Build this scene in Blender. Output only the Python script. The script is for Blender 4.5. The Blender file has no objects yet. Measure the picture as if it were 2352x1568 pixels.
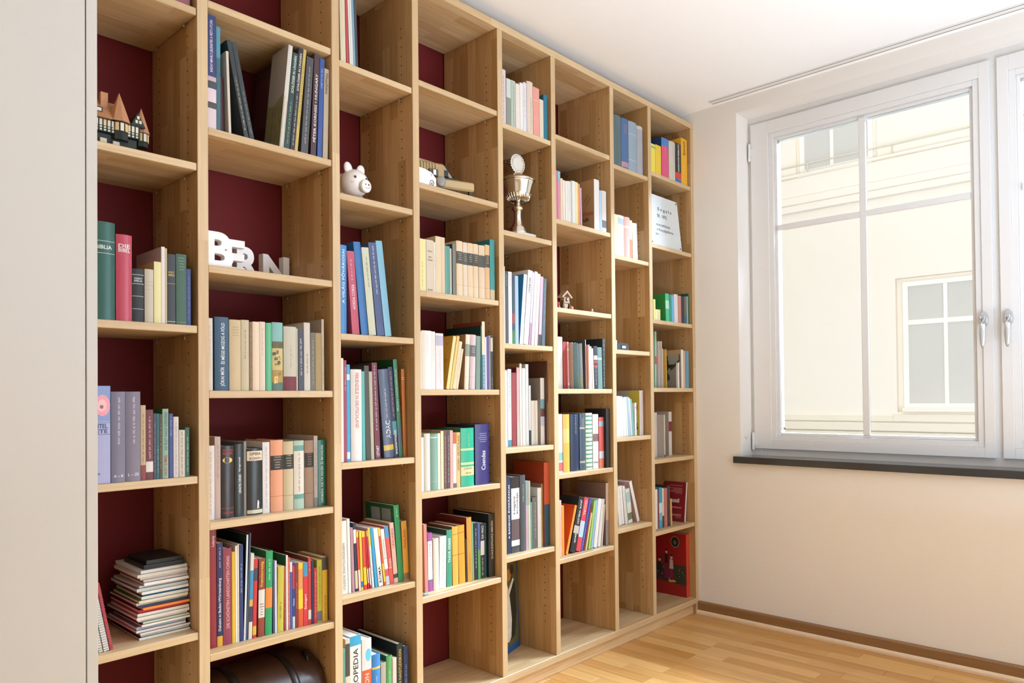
import bpy, math, random
from mathutils import Vector, Matrix
random.seed(7)
R=math.radians; PI=math.pi
sc=bpy.context.scene
# ------------------------------------------------------------------ camera, world, lights, exposure
cam=bpy.data.cameras.new('camera'); co=bpy.data.objects.new('camera',cam); sc.collection.objects.link(co)
cam.sensor_width=36; cam.lens=36*1673.6131/2352; cam.shift_y=(891.1713-784)/2352; cam.clip_start=.05; cam.clip_end=200
co.matrix_world=Matrix(((0.684834,-0.003408,-0.728691,-0.001908),(-0.728636,-0.016358,-0.684706,-1.926808),(-0.009587,0.999860,-0.013685,1.137882),(0.000000,0.000000,0.000000,1.000000)))
sc.camera=co
sc.view_settings.view_transform='Standard'; sc.view_settings.look='None'
sc.view_settings.gamma=1; sc.view_settings.use_curve_mapping=False
sc.view_settings.exposure=-0.16
sc.cycles.use_denoising=True; sc.cycles.use_adaptive_sampling=True; sc.cycles.adaptive_threshold=.02
sc.cycles.max_bounces=8; sc.cycles.diffuse_bounces=5; sc.cycles.glossy_bounces=3; sc.cycles.transparent_max_bounces=10
sc.cycles.sample_clamp_indirect=6; sc.cycles.caustics_reflective=False; sc.cycles.caustics_refractive=False
w=bpy.data.worlds.new('overcast_sky'); sc.world=w; w.use_nodes=True
bg=w.node_tree.nodes['Background']; bg.inputs[0].default_value=(1,.968,.925,1); bg.inputs[1].default_value=1.16
def area(name,loc,rot,sx,sy,power,col):
    l=bpy.data.lights.new(name,'AREA'); l.shape='RECTANGLE'; l.size=sx; l.size_y=sy; l.energy=power; l.color=col
    o=bpy.data.objects.new(name,l); sc.collection.objects.link(o); o.location=loc; o.rotation_euler=rot
    return o
XW=3.4703; ZC=2.6436
# daylight at an unseen right-wall window behind the camera, then two added fill lamps
DAY=(.715,1.0,1.37)
area('daylight_courtyard',(XW+.12,-3.6,1.70),(0,R(90),0),1.7,1.6,34,DAY)
area('added_sky_fill',(5.2,-1.5,4.3),(0,R(46),0),2.2,4.2,4800,(.80,.995,1.28))  # added lamp above the sight line, strengthens sky light through the window
area('added_ceiling_uplight',(1.95,-2.85,.6),(R(180),0,0),1.6,1.6,86,DAY)  # added upward lamp without a fixture, brightens the ceiling for soft fill
# ------------------------------------------------------------------ helpers
def lin(c): return c/12.92 if c<=.04045 else ((c+.055)/1.055)**2.4
def rgb(h): return tuple(lin(int(h[i:i+2],16)/255) for i in (0,2,4))
def sc3(c,k): return tuple(min(1,x*k) for x in c)
class MB:
    def __init__(s): s.v=[]; s.f=[]; s.m=[]; s.sm=[]
    def poly(s,pts,m=0,smooth=False):
        n=len(s.v); s.v+= [tuple(p) for p in pts]; s.f.append(tuple(range(n,n+len(pts)))); s.m.append(m); s.sm.append(smooth)
    def box(s,x0,x1,y0,y1,z0,z1,m=0,b=0):
        if b<=0:
            n=len(s.v)
            s.v+=[(x0,y0,z0),(x1,y0,z0),(x1,y1,z0),(x0,y1,z0),(x0,y0,z1),(x1,y0,z1),(x1,y1,z1),(x0,y1,z1)]
            for q in ((0,3,2,1),(4,5,6,7),(0,1,5,4),(1,2,6,5),(2,3,7,6),(3,0,4,7)):
                s.f.append(tuple(n+i for i in q)); s.m.append(m); s.sm.append(False)
        else:
            # chamfered box
            n=len(s.v)
            def V(ix,iy,iz,k):
                x=(x0,x1)[ix];y=(y0,y1)[iy];z=(z0,z1)[iz]
                ex=b if ix==0 else -b; ey=b if iy==0 else -b; ez=b if iz==0 else -b
                return (x+(0 if k==0 else ex),y+(0 if k==1 else ey),z+(0 if k==2 else ez))
            idx={}
            for ix in(0,1):
                for iy in(0,1):
                    for iz in(0,1):
                        for k in(0,1,2):
                            idx[ix,iy,iz,k]=len(s.v); s.v.append(V(ix,iy,iz,k))
            def F(*q):
                s.f.append(q); s.m.append(m); s.sm.append(False)
            for i in (0,1):
                a=[idx[i,y,z,0] for y,z in((0,0),(1,0),(1,1),(0,1))]; F(*(a if i else a[::-1]))
                a=[idx[x,i,z,1] for x,z in((0,0),(1,0),(1,1),(0,1))]; F(*(a[::-1] if i else a))
                a=[idx[x,y,i,2] for x,y in((0,0),(1,0),(1,1),(0,1))]; F(*(a if i else a[::-1]))
            for i in(0,1):
                for j in(0,1):
                    a=[idx[i,j,0,0],idx[i,j,0,1],idx[i,j,1,1],idx[i,j,1,0]]; F(*(a if i!=j else a[::-1]))
                    a=[idx[i,0,j,0],idx[i,0,j,2],idx[i,1,j,2],idx[i,1,j,0]]; F(*(a if i==j else a[::-1]))
                    a=[idx[0,i,j,1],idx[0,i,j,2],idx[1,i,j,2],idx[1,i,j,1]]; F(*(a if i!=j else a[::-1]))
            for ix in(0,1):
                for iy in(0,1):
                    for iz in(0,1):
                        a=[idx[ix,iy,iz,k] for k in(0,1,2)]; F(*(a if (ix+iy+iz)%2 else a[::-1]))
    def lathe(s,cx,cy,prof,n=24,m=0,smooth=True,caps=True):
        n0=len(s.v)
        for (r,z) in prof:
            for k in range(n):
                a=2*PI*k/n; s.v.append((cx+r*math.cos(a),cy+r*math.sin(a),z))
        for i in range(len(prof)-1):
            for k in range(n):
                a=n0+i*n+k;b=n0+i*n+(k+1)%n
                s.f.append((a,b,b+n,a+n)); s.m.append(m); s.sm.append(smooth)
        if caps:
            s.f.append(tuple(n0+k for k in range(n))[::-1]); s.m.append(m); s.sm.append(False)
            e=n0+(len(prof)-1)*n
            s.f.append(tuple(e+k for k in range(n))); s.m.append(m); s.sm.append(False)
    def ell(s,c,r,n=20,k=12,m=0,rot=None):
        n0=len(s.v)
        for i in range(k+1):
            t=PI*i/k
            for j in range(n):
                a=2*PI*j/n; p=Vector((r[0]*math.sin(t)*math.cos(a),r[1]*math.sin(t)*math.sin(a),r[2]*math.cos(t)))
                if rot: p=rot@p
                s.v.append((c[0]+p.x,c[1]+p.y,c[2]+p.z))
        for i in range(k):
            for j in range(n):
                a=n0+i*n+j;b=n0+i*n+(j+1)%n
                s.f.append((a,a+n,b+n,b)); s.m.append(m); s.sm.append(True)
    def tube(s,pts,r,n=8,m=0,cap=True):
        n0=len(s.v); P=[Vector(p) for p in pts]; rr=r if isinstance(r,(list,tuple)) else [r]*len(P)
        for i,p in enumerate(P):
            d=(P[min(i+1,len(P)-1)]-P[max(i-1,0)]).normalized()
            u=d.cross(Vector((0,0,1)) if abs(d.z)<.9 else Vector((1,0,0))).normalized(); q=d.cross(u)
            for k in range(n):
                a=2*PI*k/n; s.v.append(tuple(p+(u*math.cos(a)+q*math.sin(a))*rr[i]))
        for i in range(len(P)-1):
            for k in range(n):
                a=n0+i*n+k;b=n0+i*n+(k+1)%n
                s.f.append((a,a+n,b+n,b)); s.m.append(m); s.sm.append(True)
        if cap:
            s.f.append(tuple(n0+k for k in range(n))); s.m.append(m); s.sm.append(False)
            e=n0+(len(P)-1)*n; s.f.append(tuple(e+k for k in range(n))[::-1]); s.m.append(m); s.sm.append(False)
    def prism(s,pts,axis,a0,a1,m=0,smooth=False):
        # pts: 2-D outline (u,v); extruded along axis from a0 to a1
        def P(u,v,a): return {'x':(a,u,v),'y':(u,a,v),'z':(u,v,a)}[axis]
        n=len(pts); n0=len(s.v)
        s.v+=[P(u,v,a0) for u,v in pts]+[P(u,v,a1) for u,v in pts]
        for i in range(n):
            j=(i+1)%n; s.f.append((n0+i,n0+j,n0+n+j,n0+n+i)); s.m.append(m); s.sm.append(smooth)
        s.f.append(tuple(range(n0,n0+n))[::-1]); s.m.append(m); s.sm.append(False)
        s.f.append(tuple(range(n0+n,n0+2*n))); s.m.append(m); s.sm.append(False)
    def mesh(s,name,mats,fix=True):
        me=bpy.data.meshes.new(name); me.from_pydata(s.v,[],s.f)
        for mt in (mats if isinstance(mats,(list,tuple)) else [mats]): me.materials.append(mt)
        me.polygons.foreach_set('material_index',s.m); me.polygons.foreach_set('use_smooth',s.sm)
        if fix:
            import bmesh
            bm=bmesh.new(); bm.from_mesh(me); bmesh.ops.recalc_face_normals(bm,faces=bm.faces); bm.to_mesh(me); bm.free()
        me.update(); return me
    def obj(s,name,mats,parent=None,loc=(0,0,0),rot=(0,0,0),fix=True):
        return link(name,s.mesh(name,mats,fix),parent,loc,rot)
def link(name,me,parent=None,loc=(0,0,0),rot=(0,0,0)):
    o=bpy.data.objects.new(name,me); sc.collection.objects.link(o); o.parent=parent; o.location=loc; o.rotation_euler=rot
    return o
def tag(o,label,cat,group=None):
    o['label']=label; o['category']=cat
    if group: o['group']=group
    return o
def thing(name,label,cat,loc=(0,0,0),rotz=0,group=None):
    o=link(name,None,None,loc,(0,0,rotz)); o.empty_display_size=.05; return tag(o,label,cat,group)
def struct(o): o['kind']='structure'; return o
# ------------------------------------------------------------------ materials (all procedural)
MATS={}
def newmat(name):
    m=bpy.data.materials.new(name); m.use_nodes=True; nt=m.node_tree
    return m,nt,nt.nodes['Principled BSDF']
def N(nt,t,**k):
    n=nt.nodes.new(t)
    for a,b in k.items(): setattr(n,a,b)
    return n
def paint(c,rough=.55,var=.05,scale=25,bump=0,spec=.5,metal=0,name='paint',coat=0):
    key=(c,rough,var,scale,bump,spec,metal,coat)
    if key in MATS: return MATS[key]
    m,nt,b=newmat(name); base=rgb(c) if isinstance(c,str) else c
    no=N(nt,'ShaderNodeTexNoise'); no.inputs['Scale'].default_value=scale; no.inputs['Detail'].default_value=3
    tc=N(nt,'ShaderNodeTexCoord'); nt.links.new(tc.outputs['Object'],no.inputs['Vector'])
    mx=N(nt,'ShaderNodeMix',data_type='RGBA'); mx.inputs[6].default_value=(*sc3(base,1-var),1); mx.inputs[7].default_value=(*sc3(base,1+var),1)
    nt.links.new(no.outputs['Fac'],mx.inputs[0]); nt.links.new(mx.outputs[2],b.inputs['Base Color'])
    b.inputs['Roughness'].default_value=rough; b.inputs['Specular IOR Level'].default_value=spec; b.inputs['Metallic'].default_value=metal
    if coat: b.inputs['Coat Weight'].default_value=coat
    if bump:
        bp=N(nt,'ShaderNodeBump'); bp.inputs['Strength'].default_value=bump; bp.inputs['Distance'].default_value=.002
        nt.links.new(no.outputs['Fac'],bp.inputs['Height']); nt.links.new(bp.outputs['Normal'],b.inputs['Normal'])
    MATS[key]=m; return m
def oak(name,along,c1,c2,bw=.42,rh=.043,rough=.42,grain=.2,perobj=True):
    """glued oak staves: brick pattern of staves along one axis, fine grain stretched along it"""
    m,nt,b=newmat(name); tc=N(nt,'ShaderNodeTexCoord'); sep=N(nt,'ShaderNodeSeparateXYZ'); nt.links.new(tc.outputs['Object'],sep.inputs[0])
    oi=N(nt,'ShaderNodeObjectInfo')
    other=[a for a in 'XYZ' if a!=along]
    off=N(nt,'ShaderNodeMath',operation='MULTIPLY_ADD'); off.inputs[1].default_value=37.0
    nt.links.new(oi.outputs['Random'],off.inputs[0]); nt.links.new(sep.outputs[along],off.inputs[2])
    acr=N(nt,'ShaderNodeMath',operation='ADD'); nt.links.new(sep.outputs[other[0]],acr.inputs[0]); nt.links.new(sep.outputs[other[1]],acr.inputs[1])
    off2=N(nt,'ShaderNodeMath',operation='MULTIPLY_ADD'); off2.inputs[1].default_value=11.3
    nt.links.new(oi.outputs['Random'],off2.inputs[0]); nt.links.new(acr.outputs[0],off2.inputs[2])
    cb=N(nt,'ShaderNodeCombineXYZ'); nt.links.new(off.outputs[0],cb.inputs[0]); nt.links.new(off2.outputs[0],cb.inputs[1])
    br=N(nt,'ShaderNodeTexBrick'); br.offset=.37; br.squash=1
    br.inputs['Color1'].default_value=(0,0,0,1); br.inputs['Color2'].default_value=(1,1,1,1); br.inputs['Mortar'].default_value=(.5,.5,.5,1)
    br.inputs['Scale'].default_value=1; br.inputs['Mortar Size'].default_value=0; br.inputs['Brick Width'].default_value=bw; br.inputs['Row Height'].default_value=rh
    nt.links.new(cb.outputs[0],br.inputs['Vector'])
    gv=N(nt,'ShaderNodeCombineXYZ')
    for i,(src,k) in enumerate(((off.outputs[0],5),(off2.outputs[0],150))):
        mu=N(nt,'ShaderNodeMath',operation='MULTIPLY'); mu.inputs[1].default_value=k; nt.links.new(src,mu.inputs[0]); nt.links.new(mu.outputs[0],gv.inputs[i])
    mu=N(nt,'ShaderNodeMath',operation='MULTIPLY'); mu.inputs[1].default_value=9; nt.links.new(br.outputs['Color'],mu.inputs[0]); nt.links.new(mu.outputs[0],gv.inputs[2])
    no=N(nt,'ShaderNodeTexNoise'); no.inputs['Scale'].default_value=1; no.inputs['Detail'].default_value=5; no.inputs['Distortion'].default_value=.6
    nt.links.new(gv.outputs[0],no.inputs['Vector'])
    mx=N(nt,'ShaderNodeMix',data_type='RGBA'); mx.inputs[6].default_value=(*rgb(c1),1); mx.inputs[7].default_value=(*rgb(c2),1)
    nt.links.new(oi.outputs['Random'] if bw>=5 else br.outputs['Color'],mx.inputs[0])
    mr=N(nt,'ShaderNodeMapRange'); mr.inputs[1].default_value=.3; mr.inputs[2].default_value=.7; mr.inputs[3].default_value=1-grain; mr.inputs[4].default_value=1+grain*.5
    nt.links.new(no.outputs['Fac'],mr.inputs[0])
    ml=N(nt,'ShaderNodeVectorMath',operation='SCALE'); nt.links.new(mx.outputs[2],ml.inputs[0]); nt.links.new(mr.outputs[0],ml.inputs['Scale'])
    nt.links.new(ml.outputs[0],b.inputs['Base Color']); b.inputs['Roughness'].default_value=rough
    bp=N(nt,'ShaderNodeBump'); bp.inputs['Strength'].default_value=.12; bp.inputs['Distance'].default_value=.001
    nt.links.new(no.outputs['Fac'],bp.inputs['Height']); nt.links.new(bp.outputs['Normal'],b.inputs['Normal'])
    return m
def glass():
    m,nt,b=newmat('window_glass'); nt.nodes.remove(b); out=nt.nodes['Material Output']
    t=N(nt,'ShaderNodeBsdfTransparent'); t.inputs[0].default_value=(.97,.985,.975,1)
    g=N(nt,'ShaderNodeBsdfGlossy'); g.inputs['Roughness'].default_value=.02
    f=N(nt,'ShaderNodeFresnel'); f.inputs[0].default_value=1.25
    x=N(nt,'ShaderNodeMixShader'); nt.links.new(f.outputs[0],x.inputs[0]); nt.links.new(t.outputs[0],x.inputs[1]); nt.links.new(g.outputs[0],x.inputs[2]); nt.links.new(x.outputs[0],out.inputs[0])
    return m
OAKV=oak('oak_upright','Z','c9a371','ac8350'); EDGE=oak('oak_lit_edge','Z','cdb28a','bfa177',bw=.9,rh=.5,grain=.12); EDGEX=oak('oak_lit_edge_board','X','cdb28a','bfa177',bw=.9,rh=.5,grain=.12); OAKX=oak('oak_board','X','d4b78c','bf9c6d'); OAKP=oak('oak_plinth','X','d8b98c','c9a375',bw=.6,rh=.06)  # one oak: lit fronts coloured paler, shaded upright sides coloured darker
OAKF=oak('oak_parquet','Y','dbab6a','bf8746',bw=5,rh=5,rough=.33,grain=.22)
OAKB=oak('oak_skirting','Y','9a744a','8c663e',bw=3,rh=.3)
WALL=paint('e8e3dc',.85,.015,180,.25,spec=.2,name='wall_plaster'); CEIL=paint('f8f7f5',.9,.01,40,spec=.2,name='ceiling_paint')
RED=paint('6a1e1f',.7,.06,6,spec=.25,name='dark_red_paint'); WHITE=paint('f0eeea',.35,.01,8,name='white_lacquer'); PVC=paint('dddcda',.3,.01,8,name='white_window_frame')
WARD=paint('c0bcb4',.45,.012,300,.04,name='white_laminate'); STEEL=paint('c9c6c0',.3,.03,60,metal=1,name='steel'); HOLE=paint('24170d',.9,.02,name='drilled_hole')
PAPER=paint('e6dcc6',.85,.07,220,.0,spec=.15,name='book_pages'); PAPERW=paint('efeae0',.85,.06,220,.0,spec=.15,name='white_pages')
STONE=paint('3c3a38',.13,.35,260,name='dark_granite'); GLASS=glass()
# ------------------------------------------------------------------ room shell
ZB,ZT=.0833,2.5533
X0R,Y0R,YB=-1.6,-5.4,.312           # left wall, street wall, wall behind the bookcase
WY0,WY1,WZ0,WZ1=-.244,-2.44,.829,2.575   # window opening in the right wall
m=MB()                               # right wall with the window opening and a second opening behind the camera
T=XW+.32
for (ya,yb,za,zb) in ((WY0,YB+.1,0,ZC),(WY1,WY0,0,WZ0),(WY1,WY0,WZ1,ZC),(-2.8,WY1,0,ZC),(-5.1,-2.8,0,.85),(-5.1,-2.8,2.55,ZC),(Y0R-.1,-5.1,0,ZC)):
    m.box(XW,T,ya,yb,za,zb)
struct(m.obj('wall_right',WALL))
m=MB(); m.box(X0R-.1,XW+.3,YB,YB+.12,-.02,ZC+.02); struct(m.obj('wall_back',RED))
m=MB(); m.box(X0R-.12,X0R,Y0R-.1,YB+.1,0,ZC); struct(m.obj('wall_left',WALL))
m=MB()
for (xa,xb,za,zb) in ((X0R,-.4,0,ZC),(3.0,XW,0,ZC),(-.4,3.0,0,.5),(-.4,3.0,2.57,ZC)): m.box(xa,xb,Y0R,Y0R+.08,za,zb)
struct(m.obj('wall_front',WALL))
m=MB(); m.box(X0R-.12,T,Y0R-.1,YB+.1,ZC,ZC+.15); struct(m.obj('ceiling',CEIL))
# floor: subfloor plus parquet strips laid parallel to the window wall
floor=struct(link('floor',None)); floor['label']='warm oak strip parquet floor'
m=MB(); m.box(X0R-.1,XW+.1,Y0R,YB,-.06,-.0145); m.obj('subfloor',OAKF,floor)
PW=.0705; shared={}
n=0; x=XW-.006-PW
while x>1.45:
    y=.02-random.uniform(0,.45)-0; first=True
    ya=.30
    while ya>-2.3:
        L=random.choice((.42,.56,.49,.7)) if not first else random.choice((.18,.3,.44,.6))
        first=False
        if L not in shared:
            b=MB(); b.box(.0004,PW-.0004,-L+.0005,-.0005,-.014,0,0,.0006); shared[L]=b.mesh('plank',OAKF)
        link('plank',shared[L],floor,(x,ya,0)); n+=1
        ya-=L
    x-=PW
m=MB(); m.box(X0R,x+PW,Y0R,YB,-.0145,-.0004); m.box(x+PW,XW-.006,Y0R,ya,-.0145,-.0004)
m.obj('parquet_remainder',OAKF,floor)['kind']='stuff'
# skirting on the window wall: oak board with a pale quarter round at its foot
bb=struct(link('baseboard_right',None,None,(XW,0,0)))
m=MB(); m.prism([(-.016,.018),(-.016,.058),(-.012,.064),(0,.066),(0,.018)],'y',-5.0,.0); m.obj('skirting_board',OAKB,bb)
m=MB(); m.prism([(-.024,.0),(-.024,.010),(-.021,.017),(-.015,.0215),(0,.0215),(0,0)],'y',-5.0,.0); m.obj('quarter_round',paint('e6cdab',.5,.08,40,name='pale_oak_strip'),bb)
# curtain track let into the ceiling
ct=thing('curtain_track','slim white double curtain track on the ceiling along the window','curtain track',(3.415,0,ZC))
m=MB(); m.box(-.026,.026,-2.6,-.131,-.0045,-.0002,0,.001); m.obj('profile',paint('e4e2dd',.5,.01,name='track_profile'),ct)
for xx in (-.021,.013):
    m=MB(); m.box(xx,xx+.0055,-2.595,-.136,-.0050,-.0043); m.obj('slot',paint('8c8a86',.7,.02,name='track_slot'),ct)
# ------------------------------------------------------------------ window with two casements
win=struct(link('window_1',None,None,(3.60,WY0,WZ0))); win['label']='white two-casement window with glazing bars'
wx,wy,wz=3.60,WY0,WZ0
def wbox(name,mat,parent,x0,x1,y0,y1,z0,z1,b=.0015):
    m=MB(); m.box(x0-wx,x1-wx,y0-wy,y1-wy,z0-wz,z1-wz,0,b); return m.obj(name,mat,parent)
fx0,fx1=3.607,3.70
m=MB()
for q in ((WY1,-2.36,WZ0+.0002,WZ1),(-.30,WY0,WZ0+.0002,WZ1),(-2.36,-.30,WZ0+.0002,.890),(-2.36,-.30,2.515,WZ1),(-1.36,-1.30,.890,2.515)):
    m.box(fx0-wx,fx1-wx,q[0]-wy,q[1]-wy,q[2]-wz,q[3]-wz,0,.001)
m.obj('frame',PVC,win)
def casement(y0,y1,hy,gy0,gy1,my):
    # y0>y1 ; sash stiles around the glass gy0..gy1
    s=link('sash',None,win); z0,z1,g0,g1=.868,2.538,.950,2.436; xa,xb=3.592,3.66
    m=MB()
    for q in ((gy0-.03,y0,z0,z1),(y1,gy1+.03,z0,z1),(gy1+.03,gy0-.03,z0,g0+.0),(gy1+.03,gy0-.03,g1,z1)):
        pass
    S=.038  # outer face of the stiles, then a stepped bead towards the glass
    for q in ((gy0+S,y0,z0,z1),(y1,gy1-S,z0,z1),(gy1-S,gy0+S,z0,g0-S),(gy1-S,gy0+S,g1+S,z1)):
        m.box(xa-wx,xb-wx,q[0]-wy,q[1]-wy,q[2]-wz,q[3]-wz,0,.0012)
    m.obj('stile_frame',PVC,s)
    m=MB(); S2=.014
    for q in ((gy0+S2,gy0+S,g0-S,g1+S),(gy1-S,gy1-S2,g0-S,g1+S),(gy1-S2,gy0+S2,g0-S,g0-S2),(gy1-S2,gy0+S2,g1+S2,g1+S)):
        m.box(xa+.006-wx,xb-wx,q[0]-wy,q[1]-wy,q[2]-wz,q[3]-wz,0,.0012)
    for q in ((gy0,gy0+S2,g0-S2,g1+S2),(gy1-S2,gy1,g0-S2,g1+S2),(gy1,gy0,g0-S2,g0),(gy1,gy0,g1,g1+S2)):
        m.box(xa+.020-wx,xb-wx,q[0]-wy,q[1]-wy,q[2]-wz,q[3]-wz,0,.0012)
    m.obj('glazing_bead',PVC,s)
    mz0,mz1=1.972,2.000; mw=.0145
    wbox('muntin',PVC,s,xa+.010,xa+.026,my-mw,my+mw,g0,g1); wbox('muntin',PVC,s,xa+.011,xa+.0255,gy1,gy0,mz0,mz1)
    for (a,b) in ((my+mw,gy0),(gy1,my-mw)):
        for (c,d) in ((g0,mz0),(mz1,g1)): wbox('pane',GLASS,s,xa+.032,xa+.036,a,b,c,d,0)
    # lever handle with oval rose
    hm=MB(); hx=xa-.001
    hm.prism([(hy+.016*math.cos(t)-wy,1.450+.033*math.sin(t)-wz) for t in [2*PI*k/20 for k in range(20)]],'x',hx-.009-wx,hx-wx)
    hm.tube([(hx-.005-wx,hy-wy,1.455-wz),(hx-.03-wx,hy-wy,1.455-wz),(hx-.042-wx,hy-wy,1.448-wz),(hx-.045-wx,hy-wy,1.425-wz),(hx-.043-wx,hy-wy,1.385-wz),(hx-.044-wx,hy-wy,1.345-wz),(hx-.044-wx,hy-wy,1.328-wz)],[.009,.009,.0095,.010,.012,.009,.004],10)
    hm.obj('handle',paint('d9dbdc',.22,.01,20,metal=.55,name='satin_handle'),s)
    return s
s1=casement(-.262,-1.313,-1.281,-.392,-1.236,-.803)
s2=casement(-1.339,-2.395,-1.368,-1.418,-2.265,-1.84)
for z in (2.395,.905):
    m=MB(); m.lathe(-.0125,-.257-wy,[(.006,z-.045-wz),(.0065,z-.043-wz),(.0065,z+.043-wz),(.006,z+.045-wz)],12); m.box(-.014,-.006,-.275-wy,-.258-wy,z-.02-wz,z+.02-wz); m.obj('hinge',PVC,s1)
wbox('sticker',paint('9c9a8c',.6,.2,600,name='grey_sticker'),s1,3.620,3.6213,-.413,-.402,.966,.977,0)
m=MB(); m.lathe(0,0,[(.016,0),(.0165,.004),(.013,.006)],20)
o=m.obj('belt_cap',PVC,win,(3.535-wx,WY0-wy,.935-wz),(R(90),0,0))
wbox('window_sill',STONE,win,XW-.028,3.606,WY1-.03,-.215,.8005,.8335,.002)
# ------------------------------------------------------------------ courtyard and the building opposite
D=XW+6.0
struct(tag(MB().obj('ground',WALL),'pale courtyard paving far below the window','ground')) if False else None
m=MB(); m.box(T,40,-30,30,-4.3,-4.2); o=struct(m.obj('courtyard_ground',paint('4a4744',.9,.1,3,name='paving')))
fac=thing('apartment_building','cream rendered building across the courtyard seen through the window','building',(D,0,-4.2))
FAC=paint('f3e9db',.9,.012,1.5,.0,spec=.1,name='cream_render'); FACB=paint('eadfcc',.9,.015,2,spec=.1,name='render_band'); FGL=paint('cbc5bd',.5,.03,2,name='facade_glass',spec=.2)
fz=4.2
m=MB()
LW=(.555,-.40,1.03,2.417); UW=(1.745,.95,4.06,5.6)   # glazed openings y0,y1,z0,z1
def hole_wall(xs):
    for (ya,yb,za,zb) in ((.677,20,-4.2,3.3),(-.52,.677,-4.2,.93),(-.52,.677,2.519,3.3),(-20,-.52,-4.2,3.3)): m.box(0,.5,ya,yb,za+fz,zb+fz)
    for (ya,yb,za,zb) in ((1.85,20,3.3,11),(.86,1.85,5.7,11),(.86,1.85,3.3,3.99),(-20,.86,3.3,11)): m.box(.02,.5,ya,yb,za+fz,zb+fz)
hole_wall(0); m.obj('facade_wall',FAC,fac)
def band(z0,z1,x,mat=FACB,name='cornice_band'):
    m=MB(); m.box(-x,.0,-20,20,z0+fz,z1+fz,0,.008); return m.obj(name,mat,fac)
band(3.97,4.01,.06,FAC); band(3.72,3.97,.025,FAC); band(3.62,3.72,.04,FAC); band(3.525,3.62,.025,FAC)
m=MB(); m.box(-.03,0,-20,.72,.815+fz,.905+fz,0,.006); m.box(-.03,0,.72,20,.815+fz,.880+fz,0,.006); m.obj('stone_course',FACB,fac); band(.70,.80,.05,FACB,'stone_course'); band(.40,.69,.03,FACB,'stone_course')
def fwin(y0,y1,z0,z1,rec,bars,hz,hole):
    w=link('window',None,fac); k=.055; m=MB(); a,b,c,d=hole
    for q in ((y0,a,c,d),(b,y1,c,d),(y1,y0,c,z0-k),(y1,y0,z1+k,d)): m.box(rec+.005,.5,q[0],q[1],q[2]+fz,q[3]+fz)
    m.obj('surround',FAC,w); fr=paint('fbf5ea',.6,.01,3,name='facade_window_frame'); k=.055
    m=MB()
    for q in ((y0,y0+k,z0-k,z1+k),(y1-k,y1,z0-k,z1+k),(y1,y0,z0-k,z0),(y1,y0,z1,z1+k)): m.box(rec-.03,rec+.05,q[0],q[1],q[2]+fz,q[3]+fz)
    for b in bars: m.box(rec-.02,rec+.05,b-.02,b+.02,z0+fz,z1+fz)
    for z in hz: m.box(rec-.015,rec+.05,y1,y0,z-.028+fz,z+.028+fz)
    m.obj('frame',fr,w)
    ys=sorted([y1]+bars+[y0]); zs=sorted([z0]+hz+[z1])
    for i in range(len(ys)-1):
        for j in range(len(zs)-1):
            m=MB(); m.box(rec,rec+.02,ys[i],ys[i+1],zs[j]+fz,zs[j+1]+fz); m.obj('pane',FGL,w)
    m=MB(); m.box(-.05,rec,y1-.06,y0+.06,z0-.10+fz,z0-.05+fz,0,.006); m.obj('sill',FAC,w)
fwin(.555,-.40,1.03,2.417,.07,[.165],[1.99],(.677,-.52,.93,2.519)); fwin(1.745,.965,4.06,5.62,.05,[1.40],[5.2],(1.85,.86,3.99,5.7))
m=MB()
m.tube([(-.09,20,4.105+fz),(-.09,-20,4.105+fz)],.011,6)
for y in [1.66-i*1.0 for i in range(-6,9)]: m.tube([(-.09,y,4.0+fz),(-.09,y,4.11+fz)],.010,6)
m.obj('railing',paint('d9cfbc',.6,.02,name='painted_rail'),fac)
# ------------------------------------------------------------------ bookcase
XU=[(.518,.5462)]+[(0.8357, 0.8646), (1.2511, 1.2783), (1.569, 1.5966), (1.9841, 2.0118), (2.3011, 2.329), (2.7165, 2.7449), (3.0316, 3.0594), (3.4426, 3.4703)]
BAYS=[(XU[i][1],XU[i+1][0]) for i in range(8)]
SHZ=[[2.1873, 1.7715, 1.3384, 0.9399, 0.5283], [2.222, 1.8764, 1.504, 1.1659, 0.8118, 0.4612], [2.1971, 1.7817, 1.344, 0.9415, 0.5239], [2.2351, 1.8815, 1.5096, 1.1707, 0.8164, 0.4609], [2.1994, 1.7854, 1.3489, 0.9447, 0.5283], [2.2369, 1.8837, 1.5138, 1.1745, 0.82, 0.4685], [2.2076, 1.7921, 1.356, 0.9529, 0.5341], [2.2434, 1.89, 1.5169, 1.1816, 0.8295, 0.4783]]
DEP=.306; TH=.020
bc=thing('bookcase','full-wall oak bookcase with eight open bays and adjustable shelves','bookcase',(XU[0][0],0,0)); bx=XU[0][0]
def bcp(name,mat,x0,x1,y0,y1,z0,z1,b=.0012,parent=None):
    m=MB(); m.box(0,x1-x0,0,y1-y0,0,z1-z0,0,b)
    if name in('upright','shelf','top_board','bottom_board'):   # front edge in paler oak: its brighter lighting put into the colour
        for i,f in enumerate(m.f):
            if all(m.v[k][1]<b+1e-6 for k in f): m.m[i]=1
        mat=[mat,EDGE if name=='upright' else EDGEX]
    return m.obj(name,mat,parent or bc,(x0-bx,y0,z0))
HZ=[ZB+.128+.032*k for k in range(70)]
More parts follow.
